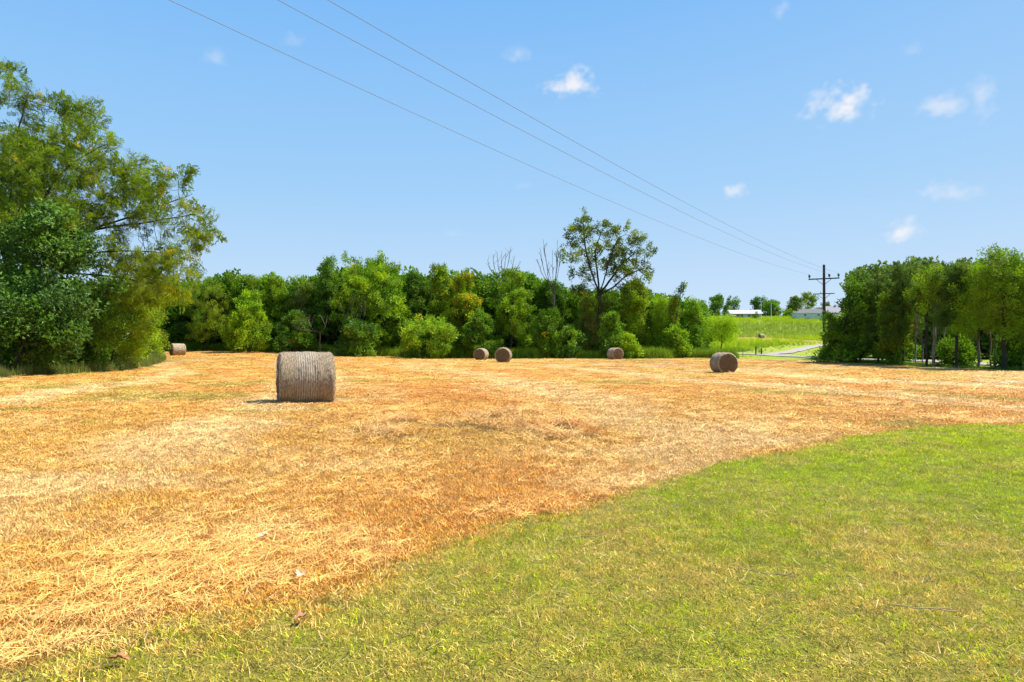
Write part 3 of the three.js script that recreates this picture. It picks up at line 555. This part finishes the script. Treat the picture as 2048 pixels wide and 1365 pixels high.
bareTree('dead_tree', 'grey dead twigs inside the wood, right of the large bale', 716, 93, 655, [[700, 600, 12], [722, 590, 12], [690, 625, 10], [735, 605, 8]], 0.08, 'pale');
bareTree('dead_tree', 'fallen pale dead branches low at the wood edge, left above the large bale', 640, 92.5, 668, [[600, 645, 10], [615, 640, 10], [585, 652, 6], [655, 650, 8]], 0.07, 'pale');

// ---- the stand of trees at the right, between the field and the road
const G8 = { colors: [DARK, GREEN], per: 1.5, holes: 0.44, radius: 0.1 };
tree('stand_tree', 'leafy dark green tree at the left end of the right stand, over the pole foot', 1716, 70, 552, 64, { ...G8, profile: 'bush', n: 20, points: 800, foot: 0.06, trunk: 0.4, stems: 2, radius: 0.14, per: 1.9 });
tree('stand_bush', 'dark green bush with sunlight showing through, at the foot of the utility pole', 1682, 71, 642, 50, { ...G8, profile: 'bush', foot: 0.0, stems: 3, trunk: 0.3, points: 460 });
const C8 = { profile: 'cone', leaf: 'cedar', colors: [CEDAR, [0.14, 0.23, 0.02]], points: 620, n: 16, per: 1.7, foot: 0.3, trunk: 0.93, tropism: -0.05, radius: 0.11, holes: 0.44, stray: 0.3 };
tree('cedar_tree', 'cedar with a narrow pointed top, second tree from the pole', 1757, 68, 524, 32, { ...C8, foot: 0.2 });
tree('cedar_tree', 'broad pointed cedar, tallest of the left half of the right stand', 1806, 65, 518, 40, { ...C8, foot: 0.22, points: 740 });
tree('stand_tree', 'mid green leafy tree between the two left cedars of the right stand', 1783, 66, 575, 30, { ...G8, profile: 'column', colors: [GREEN, OLIVE], foot: 0.15, trunk: 0.8 });
tree('cedar_tree', 'thin straight cedar with a long bare dark trunk in the middle of the right stand', 1853, 61.5, 532, 26, { ...C8, foot: 0.55 });
tree('forked_tree', 'forked tree with a pale lower trunk in the middle of the right stand', 1866, 60.5, 524, 42, { ...G8, profile: 'round', leaf: 'fine', colors: [CEDAR, LIME], foot: 0.55, trunk: 0.7, lean: [0.05, 0], bark: 'pale', points: 420, radius: 0.13 });
tree('cedar_tree', 'dark cedar right of the forked tree in the right stand', 1914, 58.5, 518, 40, { ...C8, foot: 0.38 });
tree('stand_tree', 'light green leafy tree near the right edge, left of the tallest right trunk', 1957, 57, 524, 48, { ...G8, profile: 'column', leaf: 'fine', colors: [GREEN, LIME], foot: 0.3, trunk: 0.8, points: 560, bark: 'grey' });
tree('stand_tree', 'tallest tree of the right stand, dark straight trunk near the right edge', 2008, 54.5, 490, 62, { ...G8, profile: 'round', n: 16, leaf: 'fine', colors: [GREEN, OLIVE], foot: 0.35, trunk: 0.88, points: 800, radius: 0.15 });
tree('stand_tree', 'green tree cut off by the right edge of the picture', 2080, 54, 505, 60, { ...G8, profile: 'round', leaf: 'fine', colors: [GREEN, OLIVE], foot: 0.25, trunk: 0.7, points: 560 });
tree('slim_tree', 'slim pale trunked tree with a small crown, right of the broad pointed cedar', 1832, 64, 548, 22, { ...G8, profile: 'column', leaf: 'fine', colors: [GREEN, LIME], foot: 0.5, trunk: 0.9, points: 240, bark: 'pale', radius: 0.07 });
tree('slim_tree', 'slim pale trunked tree between the forked tree and the dark cedar', 1890, 62, 540, 24, { ...G8, profile: 'column', leaf: 'fine', colors: [GREYG, GREEN], foot: 0.5, trunk: 0.9, points: 240, bark: 'pale', radius: 0.07 });
tree('slim_tree', 'slim grey trunked tree just left of the tallest right trunk', 1982, 59, 540, 26, { ...G8, profile: 'column', leaf: 'fine', colors: [GREYG, GREEN], foot: 0.5, trunk: 0.9, points: 240, bark: 'grey', radius: 0.07 });
bareTree('dead_tree', 'grey dead lower branches between the trunks at the right edge', 1992, 57, 690, [[1950, 610, 16], [2010, 600, 20], [2035, 640, 18], [1970, 590, 14], [2042, 600, 14], [1962, 650, 14]], 0.08, 'pale');
bareTree('dead_tree', 'grey dead twigs around the forked tree of the right stand', 1846, 62, 690, [[1822, 610, 14], [1838, 590, 14], [1880, 640, 14], [1895, 600, 14], [1826, 655, 12]], 0.06, 'pale');
tree('stand_bush', 'dark bush under the right stand, right of the forked tree', 1912, 61, 672, 42, { ...G8, profile: 'bush', foot: 0.0, stems: 3, trunk: 0.3, points: 260 });
tree('stand_bush', 'dark bush under the right stand, at the foot of the two left cedars', 1790, 67, 660, 44, { ...G8, profile: 'bush', foot: 0.0, stems: 3, trunk: 0.3, points: 320 });
tree('stand_bush', 'leafy green bush at the right edge under the tallest trunk', 2040, 56, 660, 40, { ...G8, profile: 'bush', foot: 0.0, stems: 3, trunk: 0.3, points: 260 });

// ---- trees far off on the hill
const F8 = { leaf: 'far', points: 260, step: 1.1, loose: 1.4, per: 2.4, thin: 0.06, radius: 0.3, n: 12, foot: 0.02, trunk: 0.35, profile: 'bush' };
tree('hill_tree', 'dark rounded tree left of the white roofed barn on the hill', 1437, 330, 591, 30, { ...F8, colors: [DARK, GREEN] });
tree('hill_tree', 'small dark tree behind the left end of the white roofed barn', 1470, 345, 593, 20, { ...F8, colors: [DARK, GREEN] });
tree('hill_tree', 'dark leafy tree right behind the white roofed barn', 1517, 340, 594, 22, { ...F8, colors: [DARK, DARK] });
tree('hill_tree', 'large rounded tree behind the two thin white posts on the hill', 1542, 325, 597, 28, { ...F8, colors: [DARK, GREEN], foot: 0.05 });
tree('hill_tree', 'grey green tree left behind the pale blue house', 1588, 340, 592, 24, { ...F8, colors: [DARK, GREYG] });
tree('hill_tree', 'tall light green tree above the pale blue house roof', 1615, 350, 588, 32, { ...F8, colors: [GREEN, GREYG] });
tree('hill_bush', 'yellow green bush left of the pale blue house', 1578, 300, 618, 14, { ...F8, points: 70, colors: [GREEN, LIME], foot: 0 });
tree('hill_bush', 'dark bush at the right end of the white roofed barn', 1512, 280, 625, 8, { ...F8, points: 40, colors: [DARK, GREEN], foot: 0, size: 0.7 });
tree('hill_tree', 'distant tree crown beyond the farthest grey roof', 1652, 400, 602, 20, { ...F8, colors: [DARK, GREYG] });
tree('hill_tree', 'dark tree left behind the lime green weeping tree', 1400, 310, 604, 24, { ...F8, colors: [DARK, GREEN] });

// ---- the wood behind the edge, which reads as one mass
{
  const R = rng(900), items = [], S = [[370, 570], [410, 565], [470, 552], [520, 556], [600, 566], [640, 556], [700, 530], [760, 530], [860, 562], [920, 550], [1000, 548], [1050, 552], [1100, 568], [1200, 590], [1280, 580], [1330, 602], [1400, 615], [1430, 640]], f = curve(S);
  for (let k = 0; k < 9000; k++) {
    const px = 300 + R() * 1110, d = 101 + R() * 14, x = (px - 1024) / F * d, z = -d, y0 = ground(x, z), hmax = (EYE + (695 - f(px) - 4) / F * d - y0) * (0.8 + 0.24 * noise(x * 0.35, d * 0.3, 5));
    const y = y0 + hmax * (0.05 + 0.95 * Math.pow(R(), 0.8));
    items.push({ p: [x, y, z], turn: R() * 6.283, tilt: (R() - 0.5) * 2, roll: (R() - 0.5) * 2, s: 0.8 + R() * 0.6, c: vary(mix3(DARK, GREEN, R()), R, 0.4) });
  }
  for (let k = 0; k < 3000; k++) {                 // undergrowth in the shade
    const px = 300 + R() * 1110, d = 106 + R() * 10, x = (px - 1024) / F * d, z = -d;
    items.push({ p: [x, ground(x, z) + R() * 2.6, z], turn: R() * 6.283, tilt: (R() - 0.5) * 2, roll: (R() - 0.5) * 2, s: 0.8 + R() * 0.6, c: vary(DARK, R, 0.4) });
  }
  for (let k = 0; k < 3600; k++) {                 // across the road at the right
    const px = 1700 + R() * 480, d = 84 + R() * 10, x = (px - 1024) / F * d, z = -d, y0 = ground(x, z), hmax = EYE + (695 - 560 + 30 * noise(px * 0.02, 1, 3)) / F * d - y0;
    items.push({ p: [x, y0 + hmax * R(), z], turn: R() * 6.283, tilt: (R() - 0.5) * 2, roll: (R() - 0.5) * 2, s: 0.8 + R() * 0.6, c: vary(mix3(DARK, GREYG, R() * 0.7), R, 0.4) });
  }
  for (let k = 0; k < 2600; k++) {                 // behind the left hedge
    const d = 40 + R() * 55, x = leftEdge(d) - 6 - R() * 10, z = -d;
    items.push({ p: [x, ground(x, z) + R() * 6.5, z], turn: R() * 6.283, tilt: (R() - 0.5) * 2, roll: (R() - 0.5) * 2, s: 0.6 + R() * 0.5, c: vary(mix3(DARK, GREEN, R() * 0.8), R, 0.4) });
  }
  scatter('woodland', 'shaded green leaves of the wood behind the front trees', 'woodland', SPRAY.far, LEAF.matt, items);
}
// ---- tall weeds along the foot of the wood, the fence and the road, and rough grass on the hill
{
  const R = rng(901), items = [], put = (x, z, s, c) => items.push({ p: [x, ground(x, z) - 0.02, z], turn: R() * 6.283, s: s * (0.7 + R() * 0.6), sy: s * (0.5 + R()), tilt: (R() - 0.5) * 0.3, c: vary(c, R, 0.5) });
  for (let k = 0; k < 9000; k++) {
    const x = -52 + R() * 87, d = backEdge(x) + Math.pow(R(), 1.6) * 4 - 0.3 + (noise(x * 0.5, 3, 22) - 0.5) * 1.5;
    if (x > 29) continue;
    put(x, -d, 0.8 + 0.6 * noise(x * 0.4, 7, 2), mix3([0.14, 0.25, 0.01], [0.34, 0.44, 0.015], noise(x * 0.3, d * 0.3, 4)));
  }
  for (let k = 0; k < 3000; k++) { const d = 46 + R() * 30, x = backEdge.inv ? 0 : 34 + (76 - d) * 0.2 + R() * 3.2; put(x, -d, 0.28, mix3([0.06, 0.12, 0.015], [0.16, 0.26, 0.02], R())); }
  for (let k = 0; k < 4200; k++) { const d = 28 + Math.pow(R(), 0.8) * 60, x = leftEdge(d) - 0.2 - Math.pow(R(), 1.5) * 3; put(x, -d, 0.55, mix3([0.14, 0.19, 0.02], [0.42, 0.36, 0.10], R() * R())); }
  for (let k = 0; k < 5000; k++) { const d = 90 + R() * 60, x = 24 + R() * 50 + (d - 90) * 0.2; const dd = drivePts.reduce((m, [a, b]) => Math.min(m, Math.hypot(x - a, d - b)), 99); if (dd < 3 || (dd < 7 && R() < 0.85)) continue; if (d < 104 && x > 30 && R() < 0.6) continue; put(x, -d, x > 29 && d < 106 ? 0.32 : 0.7, mix3([0.20, 0.31, 0.012], [0.42, 0.52, 0.02], noise(x * 0.2, d * 0.1, 6))); }
  for (let k = 0; k < 14000; k++) {
    const d = 130 + Math.pow(R(), 0.8) * 175, x = (300 + R() * 420) / F * d; if (tan(x, d) > 0.3 || tan(x, d + 10) > 0.5) continue;
    const dd = drivePts.reduce((m, [a, b]) => Math.min(m, Math.hypot(x - a, d - b)), 99); if (dd < 8 && R() < 0.9) continue;
    put(x, -d, dd < 12 ? 0.5 : 1.2, meadowColor(x, -d));
  }
  scatter('tall_weeds', 'tall green weeds and grass along the wood, the fence and the hillside', 'weeds', blades(15, 26, 0.38, 0.75, 0.045, 0.25), bladeMat, items);
}

// ---------------------------------------------------------------- round hay bales
const baleRand = rng(300);
const baleSkin = strokes(1024, '#a89880', 13000, 40, 3.6, ['#ffffff', '#f4ecdf', '#d8cab4', '#8a765a', '#6a563c', '#46382a', '#f0e4d0'], 31, Math.PI / 2, 0.9);
const baleEnd = strokes(1024, '#b09c7e', 9000, 50, 5, ['#e8dac2', '#c9b697', '#8f7a5c', '#6d5940', '#50412e'], 32, null, 0.85);
const M_SKIN = mat([0.80, 0.69, 0.53], 0.8, { map: baleSkin, bumpMap: baleSkin, bumpScale: 0.02 }), M_END = mat([0.50, 0.40, 0.27], 0.95, { map: baleEnd, bumpMap: baleEnd, bumpScale: 0.03 }), M_NET = mat([0.66, 0.61, 0.55], 0.5);
function makeBale(label) {                          // axis along x, standing on y = 0
  const t = thing('hay_bale', label, 'hay bale', [0, 0, 0], 0, 'round hay bales');
  const Rr = 0.75, L = 1.46, NA = 120, NL = 78, p = [], u = [], idx = [];
  const rad = (a, v) => {                           // v -1..1 along the axis
    const e = Math.max(0, Math.abs(v) - 0.9) / 0.1, rib = Math.abs(v) < 0.86 ? Math.pow(Math.abs(Math.sin(v * 38)), 0.7) * 0.010 * (0.15 + step(0.6, 0.2, Math.abs(v + 0.02))) * (0.4 + 1.1 * noise(v * 9, a * 3, 36)) : 0;
    let r = Rr - 0.075 * e * e + rib + (fbm(v * 5 + 3, a * 2.2, 3, 33) - 0.5) * 0.05 + (noise(v * 30, a * 16, 34) - 0.5) * 0.016;
    const s = Math.sin(a); if (s < -0.88) r *= 0.88 / -s + 0.0;   // settled flat where it lies
    return r;
  };
  for (let j = 0; j <= NL; j++) for (let i = 0; i <= NA; i++) {
    const v = j / NL * 2 - 1, a = (i % NA) / NA * 6.28319, r = rad(a, v);
    p.push(v * L / 2, Rr * 0.88 + 0.0 + Math.sin(a) * r, Math.cos(a) * r); u.push(v * 0.8, i / NA * 4);
    if (i < NA && j < NL) { const k = j * (NA + 1) + i; idx.push(k, k + 1, k + NA + 2, k, k + NA + 2, k + NA + 1); }
  }
  const g = new THREE.BufferGeometry(); g.setAttribute('position', new THREE.Float32BufferAttribute(p, 3)); g.setAttribute('uv', new THREE.Float32BufferAttribute(u, 2)); g.setIndex(idx); g.computeVertexNormals();
  part('rolled_hay', g, M_SKIN, t);
  for (const s of [-1, 1]) {
    const q = [], w = [], ix = [], NR = 22;
    for (let j = 0; j <= NR; j++) for (let i = 0; i <= NA; i++) {
      const f = j / NR, a = (i % NA) / NA * 6.28319, r = rad(a, s) * f, spiral = Math.sin(f * 46 - a) * 0.008;
      q.push(s * (L / 2 + (1 - f * f) * 0.035 + (f < 1 ? spiral + (noise(f * 14, a * 5, 35) - 0.5) * 0.03 : 0)), Rr * 0.88 + Math.sin(a) * r, Math.cos(a) * r); w.push(Math.cos(a) * f, Math.sin(a) * f);
      if (i < NA && j < NR) { const k = j * (NA + 1) + i; s < 0 ? ix.push(k, k + NA + 2, k + 1, k, k + NA + 1, k + NA + 2) : ix.push(k, k + 1, k + NA + 2, k, k + NA + 2, k + NA + 1); }
    }
    const e = new THREE.BufferGeometry(); e.setAttribute('position', new THREE.Float32BufferAttribute(q, 3)); e.setAttribute('uv', new THREE.Float32BufferAttribute(w, 2)); e.setIndex(ix); e.computeVertexNormals();
    part('end_face', e, M_END, t);
  }
  // bands of pale net wrap on the crests of the middle ribs
  const bands = [];
  for (let k = 0; k < 9; k++) {
    const v0 = -0.36 + k * 0.0826 + 0.002, bp = [], bi = [];
    for (let i = 0; i <= NA; i++) {
      const a = i / NA * 6.28319;
      for (const dv of [-0.005, 0.005]) { const v = v0 + dv, r = rad(a % 6.28319, v0) + 0.004; bp.push(v * L / 2, Rr * 0.88 + Math.sin(a) * r, Math.cos(a) * r); }
      if (i < NA) { const j = i * 2; bi.push(j, j + 2, j + 3, j, j + 3, j + 1); }
    }
    const b = new THREE.BufferGeometry(); b.setAttribute('position', new THREE.Float32BufferAttribute(bp, 3)); b.setIndex(bi); b.computeVertexNormals(); bands.push(b);
  }
  M_NET.side = THREE.DoubleSide;
  part('net_wrap', mergeGeometries(bands), M_NET, t);
  // straws that stick out of the skin
  const strawG = blades(16, 5, 0.05, 0.085, 0.006, 0.7, { blunt: true }), N = 3200, im = new THREE.InstancedMesh(strawG, strawMat, N), M = new THREE.Matrix4(), q = new THREE.Quaternion(), n = new THREE.Vector3(), up = new THREE.Vector3(0, 1, 0), pos = new THREE.Vector3(), sc = new THREE.Vector3(), c = new THREE.Color();
  for (let k = 0; k < N; k++) {
    const onEnd = k % 5 === 0, a = baleRand() * 6.283, v = baleRand() * 2 - 1, s = v < 0 ? -1 : 1;
    if (onEnd) { const f = Math.sqrt(baleRand()); pos.set(s * (L / 2 + 0.01), Rr * 0.88 + Math.sin(a) * 0.66 * f, Math.cos(a) * 0.7 * f); n.set(s, (baleRand() - 0.5), (baleRand() - 0.5)).normalize(); } else { const r = rad(a, v) - 0.004; pos.set(v * L / 2, Rr * 0.88 + Math.sin(a) * r, Math.cos(a) * r); n.set((baleRand() - 0.5) * 0.9, Math.sin(a), Math.cos(a)).normalize(); }
    M.compose(pos, q.setFromUnitVectors(up, n), sc.setScalar(0.3 + baleRand() * 0.6)); im.setMatrixAt(k, M);
    const b = 0.4 + baleRand() * 1.0; im.setColorAt(k, c.setRGB(0.52 * b, 0.43 * b, 0.31 * b));
  }
  im.name = 'loose_straw'; im.userData.kind = 'stuff'; im.castShadow = im.receiveShadow = true; t.add(im);
  return t;
}
const bale0 = makeBale('large nearest round hay bale at left, seen from its ribbed side');
bale0.userData.group = 'round hay bales';
{ // a loose end of net hanging at the big bale's left rim
  const g = new THREE.BufferGeometry(), p = [], ix = [];
  for (let i = 0; i <= 8; i++) { const y = 1.28 - i * 0.085, x = -0.80 - 0.02 * Math.sin(i), z = 0.44 + 0.26 * Math.sin(i / 8 * 1.5); p.push(x - 0.006, y, z, x + 0.006, y, z + 0.004); if (i < 8) { const j = i * 2; ix.push(j, j + 1, j + 3, j, j + 3, j + 2); } }
  g.setAttribute('position', new THREE.Float32BufferAttribute(p, 3)); g.setIndex(ix); g.computeVertexNormals();
  const o = new THREE.Mesh(g, M_NET); o.name = 'net_end'; bale0.userData.strip = undefined; delete bale0.userData.strip; bale0.net = o;
}
function putBale(o, x, d, turn, s = 1) { o.position.set(x, ground(x, -d) - 0.02, -d); o.rotation.y = turn; o.scale.setScalar(s); }
const baleSpots = [                                 // x, metres away, turn of the axis, size, label
  [-40.2, 82, 0.78, 1.02, 'far round hay bale beside the left hedge, the leftmost bale'],
  [-3.7, 82, Math.PI / 2 - 0.27, 1, 'left one of the two neighbouring far bales in front of the wood'],
  [-0.85, 68, Math.PI / 2 - 0.11, 1.04, 'right one of the two neighbouring far bales, end face turned to the viewer'],
  [12.4, 82, Math.PI / 2 + 0.37, 1, 'far round hay bale under the tall open tree'],
  [15.2, 49, Math.PI / 2 + 0.14, 1.02, 'round hay bale at right with its dark end face showing, before the weeping tree'],
  [83, 227, 0.3, 1.05, 'tiny distant hay bale on the hillside beyond the road'],
];
for (const [x, d, turn, s, label] of baleSpots) { const o = bale0.clone(); o.name = numbered('hay_bale'); o.userData.label = label; scene.add(o); putBale(o, x, d, turn, s); }
bale0.add(bale0.net); putBale(bale0, -5.76, 19.05, 0.37, 1.0);

// ---------------------------------------------------------------- utility pole and its wires
const PX = 34.8, PD = 76, PY = ground(PX, -PD);
const M_POLE = mat([0.13, 0.10, 0.085], 0.9, { map: barkTile }), M_INS = mat([0.07, 0.065, 0.07], 0.4), M_WIRE = mat([0.16, 0.17, 0.19], 0.6);
const pole = thing('utility_pole', 'wooden utility pole with two crossarms, left of the right stand', 'utility pole', [PX, PY, -PD], -0.515);
const poleH = EYE + 165 / F * PD - PY, armY = EYE + 137 / F * PD - PY, lowY = EYE + 107 / F * PD - PY;
part('pole', new THREE.CylinderGeometry(0.13, 0.19, poleH, 14).translate(0, poleH / 2, 0), M_POLE, pole);
const box = (w, h, d, x, y, z, rz = 0) => new THREE.BoxGeometry(w, h, d).rotateZ(rz).translate(x, y, z);
part('crossarm', box(3.15, 0.13, 0.11, 0, armY, 0.2), M_POLE, pole);
part('crossarm', box(2.15, 0.09, 0.09, 0, lowY, 0.22), M_POLE, pole);
for (const s of [-1, 1]) { part('brace', box(0.92, 0.05, 0.02, s * 0.42, armY - 0.36, 0.265, s * 0.72), M_POLE, pole); part('brace', box(0.78, 0.045, 0.02, s * 0.37, lowY - 0.31, 0.275, s * 0.72), M_POLE, pole); }
const insX = [-1.48, 0.55, 1.48];
const insG = new THREE.LatheGeometry([[0.02, 0], [0.03, 0.12], [0.09, 0.13], [0.06, 0.19], [0.095, 0.2], [0.06, 0.27], [0.085, 0.28], [0.05, 0.38], [0, 0.4]].map(([x, y]) => new THREE.Vector2(x, y)), 12);
for (const x of insX) { const o = part('insulator', insG, M_INS, pole); o.position.set(x, armY + 0.065, 0.2); o.scale.set(1.5, 1.2, 1.5); }
part('insulator', insG.clone().scale(0.5, 0.5, 0.5), M_INS, pole).position.set(-0.32, lowY + 0.04, 0.22);
part('pole_cap', new THREE.CylinderGeometry(0.02, 0.135, 0.06, 14).translate(0, poleH + 0.03, 0), M_INS, pole);
pole.updateMatrixWorld(true);
['left', 'middle', 'right'].forEach((w, i) => {
  const a = new THREE.Vector3(insX[i], armY + 0.53, 0.2).applyMatrix4(pole.matrixWorld), pts = [], dir = [-0.552, 0.834];
  for (let s = 0; s <= 112; s += 3.5) pts.push(new THREE.Vector3(a.x + dir[0] * s, a.y + 0.0005 * s * (s - 90), a.z + dir[1] * s));
  const o = part(numbered('power_line'), new THREE.TubeGeometry(new THREE.CatmullRomCurve3(pts), 160, 0.0075, 5), M_WIRE, scene);
  tag(o, `${w === 'left' ? 'leftmost and lowest' : w === 'middle' ? 'middle' : 'rightmost and highest'} of the three power lines crossing the sky to the utility pole`, 'power line', 'power lines');
});

// ---------------------------------------------------------------- wire fence at the end of the field
{
  const t = thing('wire_fence', 'wire fence with dark posts at the far end of the field before the gravel road', 'fence', [0, 0, 0]);
  const pts = [[19.5, 89.5, 1.1, 0.035], [22.5, 90, 1.2, 0.03], [26, 91, 1.3, 0.05], [29, 93, 1.1, 0.03], [32.5, 96, 1.1, 0.04], [35.4, 99, 1.25, 0.10], [36.4, 99.5, 0.95, 0.10], [39.5, 85, 1.1, 0.05]];
  const M_POST = mat([0.12, 0.09, 0.07], 0.95, { map: barkTile });
  for (const [x, d, h, r] of pts) part('post', new THREE.CylinderGeometry(r * 0.9, r, h + 0.3, 8).translate(x, ground(x, -d) + h / 2 - 0.15, -d), M_POST, t);
  for (const k of [0.35, 0.65, 0.95]) {
    const c = pts.slice(0, 7).map(([x, d]) => new THREE.Vector3(x, ground(x, -d) + k, -d));
    part('wire', new THREE.TubeGeometry(new THREE.CatmullRomCurve3(c), 60, 0.008, 4), M_WIRE, t);
  }
}

// ---------------------------------------------------------------- buildings and posts on the hill
{
  const at = (px, d) => { const x = (px - 1024) / F * d; return [x, ground(x, -d), -d]; };
  const prism = (pts, depth) => { const s = new THREE.Shape(pts.map(([x, y]) => new THREE.Vector2(x, y))); return new THREE.ExtrudeGeometry(s, { depth, bevelEnabled: false }); };
  const barn = thing('barn', 'low white roofed barn on the hill, left of the two thin white posts', 'barn', at(1489, 290), -0.1);
  const wall = mat([0.42, 0.44, 0.45], 0.9), roof = mat([0.58, 0.53, 0.54], 0.45, { metalness: 0.1 });
  part('wall', box(12.4, 1.9, 7.6, 0, 0.95, 0), wall, barn);
  part('gable', prism([[-3.8, 0], [3.8, 0], [0, 1.6]], 12.4).translate(0, 1.9, -6.2).rotateY(Math.PI / 2), wall, barn);
  for (const s of [-1, 1]) {
    const r = part('roof_slope', box(13.6, 0.12, 4.6, 0, 0, 0).rotateX(s * 0.399), roof, barn); r.position.set(0, 2.75, s * 2.05);
    for (let k = 0; k < 14; k++) part('roof_seam', box(0.06, 0.06, 4.6, -6.5 + k, 0.09, 0), roof, r).rotation.x = s * 0.399;
  }
  for (const [x, w] of [[-3, 3.2], [1.2, 1.1], [3.6, 2.6]]) part('door', box(w, 1.5, 0.1, x, 0.8, 3.85), mat([0.10, 0.11, 0.12], 0.8), barn);
  const hip = (w, d, h, r) => { const g = new THREE.BufferGeometry(), a = [-w, 0, d], b = [w, 0, d], c = [w, 0, -d], e = [-w, 0, -d], f = [-r, h, 0], k = [r, h, 0]; g.setAttribute('position', new THREE.Float32BufferAttribute([a, b, k, a, k, f, b, c, k, c, e, f, c, f, k, e, a, f, a, c, b, a, e, c].flat(), 3)); g.computeVertexNormals(); return g; };
  const house = thing('house', 'pale blue house with a grey hipped roof and two small windows', 'house', at(1622, 282), -0.15);
  const blue = mat([0.52, 0.62, 0.68], 0.85), grey = mat([0.30, 0.28, 0.30], 0.95, { map: barkTile }), dark = mat([0.05, 0.06, 0.07], 0.3), white = mat([0.75, 0.76, 0.78], 0.7);
  part('wall', box(12.8, 2.5, 8, 0, 1.25, 0), blue, house);
  part('roof', hip(7.0, 4.6, 1.8, 3.2).translate(0, 2.5, 0), grey, house);
  for (const x of [-3.2, 2.0, 4.6]) { const w = part('window', box(0.9, 0.7, 0.08, x, 1.6, 4.03), dark, house); part('frame', mergeGeometries([box(1.14, 0.12, 0.12, x, 2.01, 4.03), box(1.14, 0.12, 0.12, x, 1.19, 4.03), box(0.12, 0.7, 0.12, x - 0.51, 1.6, 4.03), box(0.12, 0.7, 0.12, x + 0.51, 1.6, 4.03)]), white, w); }
  part('fascia', box(13.9, 0.2, 0.08, 0, 2.45, 4.62), white, house);
  const far = thing('house', 'farthest house, its grey roof showing behind the utility pole', 'house', at(1664, 330), 0.1);
  part('wall', box(13, 3.2, 8, 0, 1.6, 0), mat([0.55, 0.55, 0.56], 0.9), far);
  part('roof', hip(7.2, 4.8, 3.4, 4.5).translate(0, 3.2, 0), mat([0.26, 0.25, 0.27], 0.95), far);
  part('chimney', box(0.7, 1.6, 0.7, 1.5, 6.4, 0.4), mat([0.4, 0.33, 0.3], 0.9), far);
  const lamp = (px, top, label) => {
    const [x, y, z] = at(px, 268), h = EYE + (695 - top) / F * 268 - y, o = thing('light_post', label, 'post', [x, y, z], 0, 'thin pale posts on the hill');
    part('post', new THREE.CylinderGeometry(0.09, 0.12, h, 8).translate(0, h / 2, 0), white, o);
    part('lamp_arm', box(0.9, 0.08, 0.08, 0.4, h - 0.1, 0), white, o);
  };
  lamp(1523, 603, 'left one of two thin pale posts on the hill, right of the barn');
  lamp(1543, 607, 'right one of two thin pale posts on the hill, before the large rounded tree');
}

// ---------------------------------------------------------------- fallen leaves and twigs in the foreground
{
  const leafShape = (seed) => {
    const R = rng(seed), N = 30, p = [0, 0.012, 0], idx = [];
    for (let i = 0; i < N; i++) { const a = i / N * 6.283, lobe = 0.62 + 0.38 * Math.abs(Math.cos(a * 2.5)) ** 0.7, r = 0.055 * lobe * (0.85 + R() * 0.3), x = Math.cos(a) * r * 1.25, z = Math.sin(a) * r * 0.85; p.push(x, 0.010 + 14 * z * z + 5 * x * x * Math.sin(a * 2 + seed) + R() * 0.010, z); idx.push(0, 1 + (i + 1) % N, 1 + i); }
    const g = new THREE.BufferGeometry(); g.setAttribute('position', new THREE.Float32BufferAttribute(p, 3)); g.setIndex(idx); g.computeVertexNormals(); return g;
  };
  const spot = (px, py) => { const d = EYE * F / (py - 695), x = (px - 1024) / F * d; return [x, ground(x, -d) + 0.055, -d]; };
  const put = (px, py, label, color, seed, turn, s) => {
    const t = thing('dry_leaf', label, 'leaf', spot(px, py), turn, 'dry fallen leaves'); t.scale.setScalar(s);
    t.position.y -= 0.018; const m = mat(color, 0.8, { side: THREE.DoubleSide }); part('blade', leafShape(seed), m, t);
    part('stalk', new THREE.TubeGeometry(new THREE.CatmullRomCurve3([new THREE.Vector3(0.03, 0.012, 0), new THREE.Vector3(0.08, 0.02, 0.006), new THREE.Vector3(0.12, 0.012, 0.02)]), 6, 0.002, 4), m, t);
  };
  put(530, 1076, 'pale curled dry leaf lying on the hay, uppermost of the fallen leaves', [0.62, 0.47, 0.36], 1, 0.4, 0.8);
  put(601, 1162, 'pale dry leaf at the border of hay and lawn', [0.58, 0.40, 0.27], 2, 2.2, 0.8);
  put(604, 1246, 'reddish brown dry leaf lying on the lawn', [0.34, 0.15, 0.07], 3, 1.1, 0.6);
  put(240, 1329, 'brown dry leaf nearest the bottom left corner', [0.42, 0.20, 0.08], 4, 0.2, 0.65);
  const twig = (px, py, len, turn, label) => {
    const R = rng(px), pts = []; for (let i = 0; i <= 6; i++) pts.push(new THREE.Vector3((i / 6 - 0.5) * len, 0.012 + R() * 0.012, (R() - 0.5) * len * 0.10));
    const t = thing('twig', label, 'twig', spot(px, py), turn, 'fallen twigs'), m = mat([0.42, 0.27, 0.15], 0.9);
    part('stem', new THREE.TubeGeometry(new THREE.CatmullRomCurve3(pts), 20, 0.0035, 5), m, t);
    part('side_shoot', new THREE.TubeGeometry(new THREE.CatmullRomCurve3([pts[4], pts[4].clone().add(new THREE.Vector3(len * 0.12, 0.015, len * 0.07)), pts[4].clone().add(new THREE.Vector3(len * 0.2, 0.02, len * 0.15))]), 8, 0.002, 4), m, t);
  };
  twig(1850, 1244, 0.32, -0.35, 'longest reddish brown twig on the lawn, bottom right');
  twig(1530, 1160, 0.34, -0.5, 'pale twig on the middle of the lawn');
  twig(1165, 1085, 0.42, 0.42, 'long pale twig near the hay border, below the big orange patch');
}
renderer.render(scene, camera);
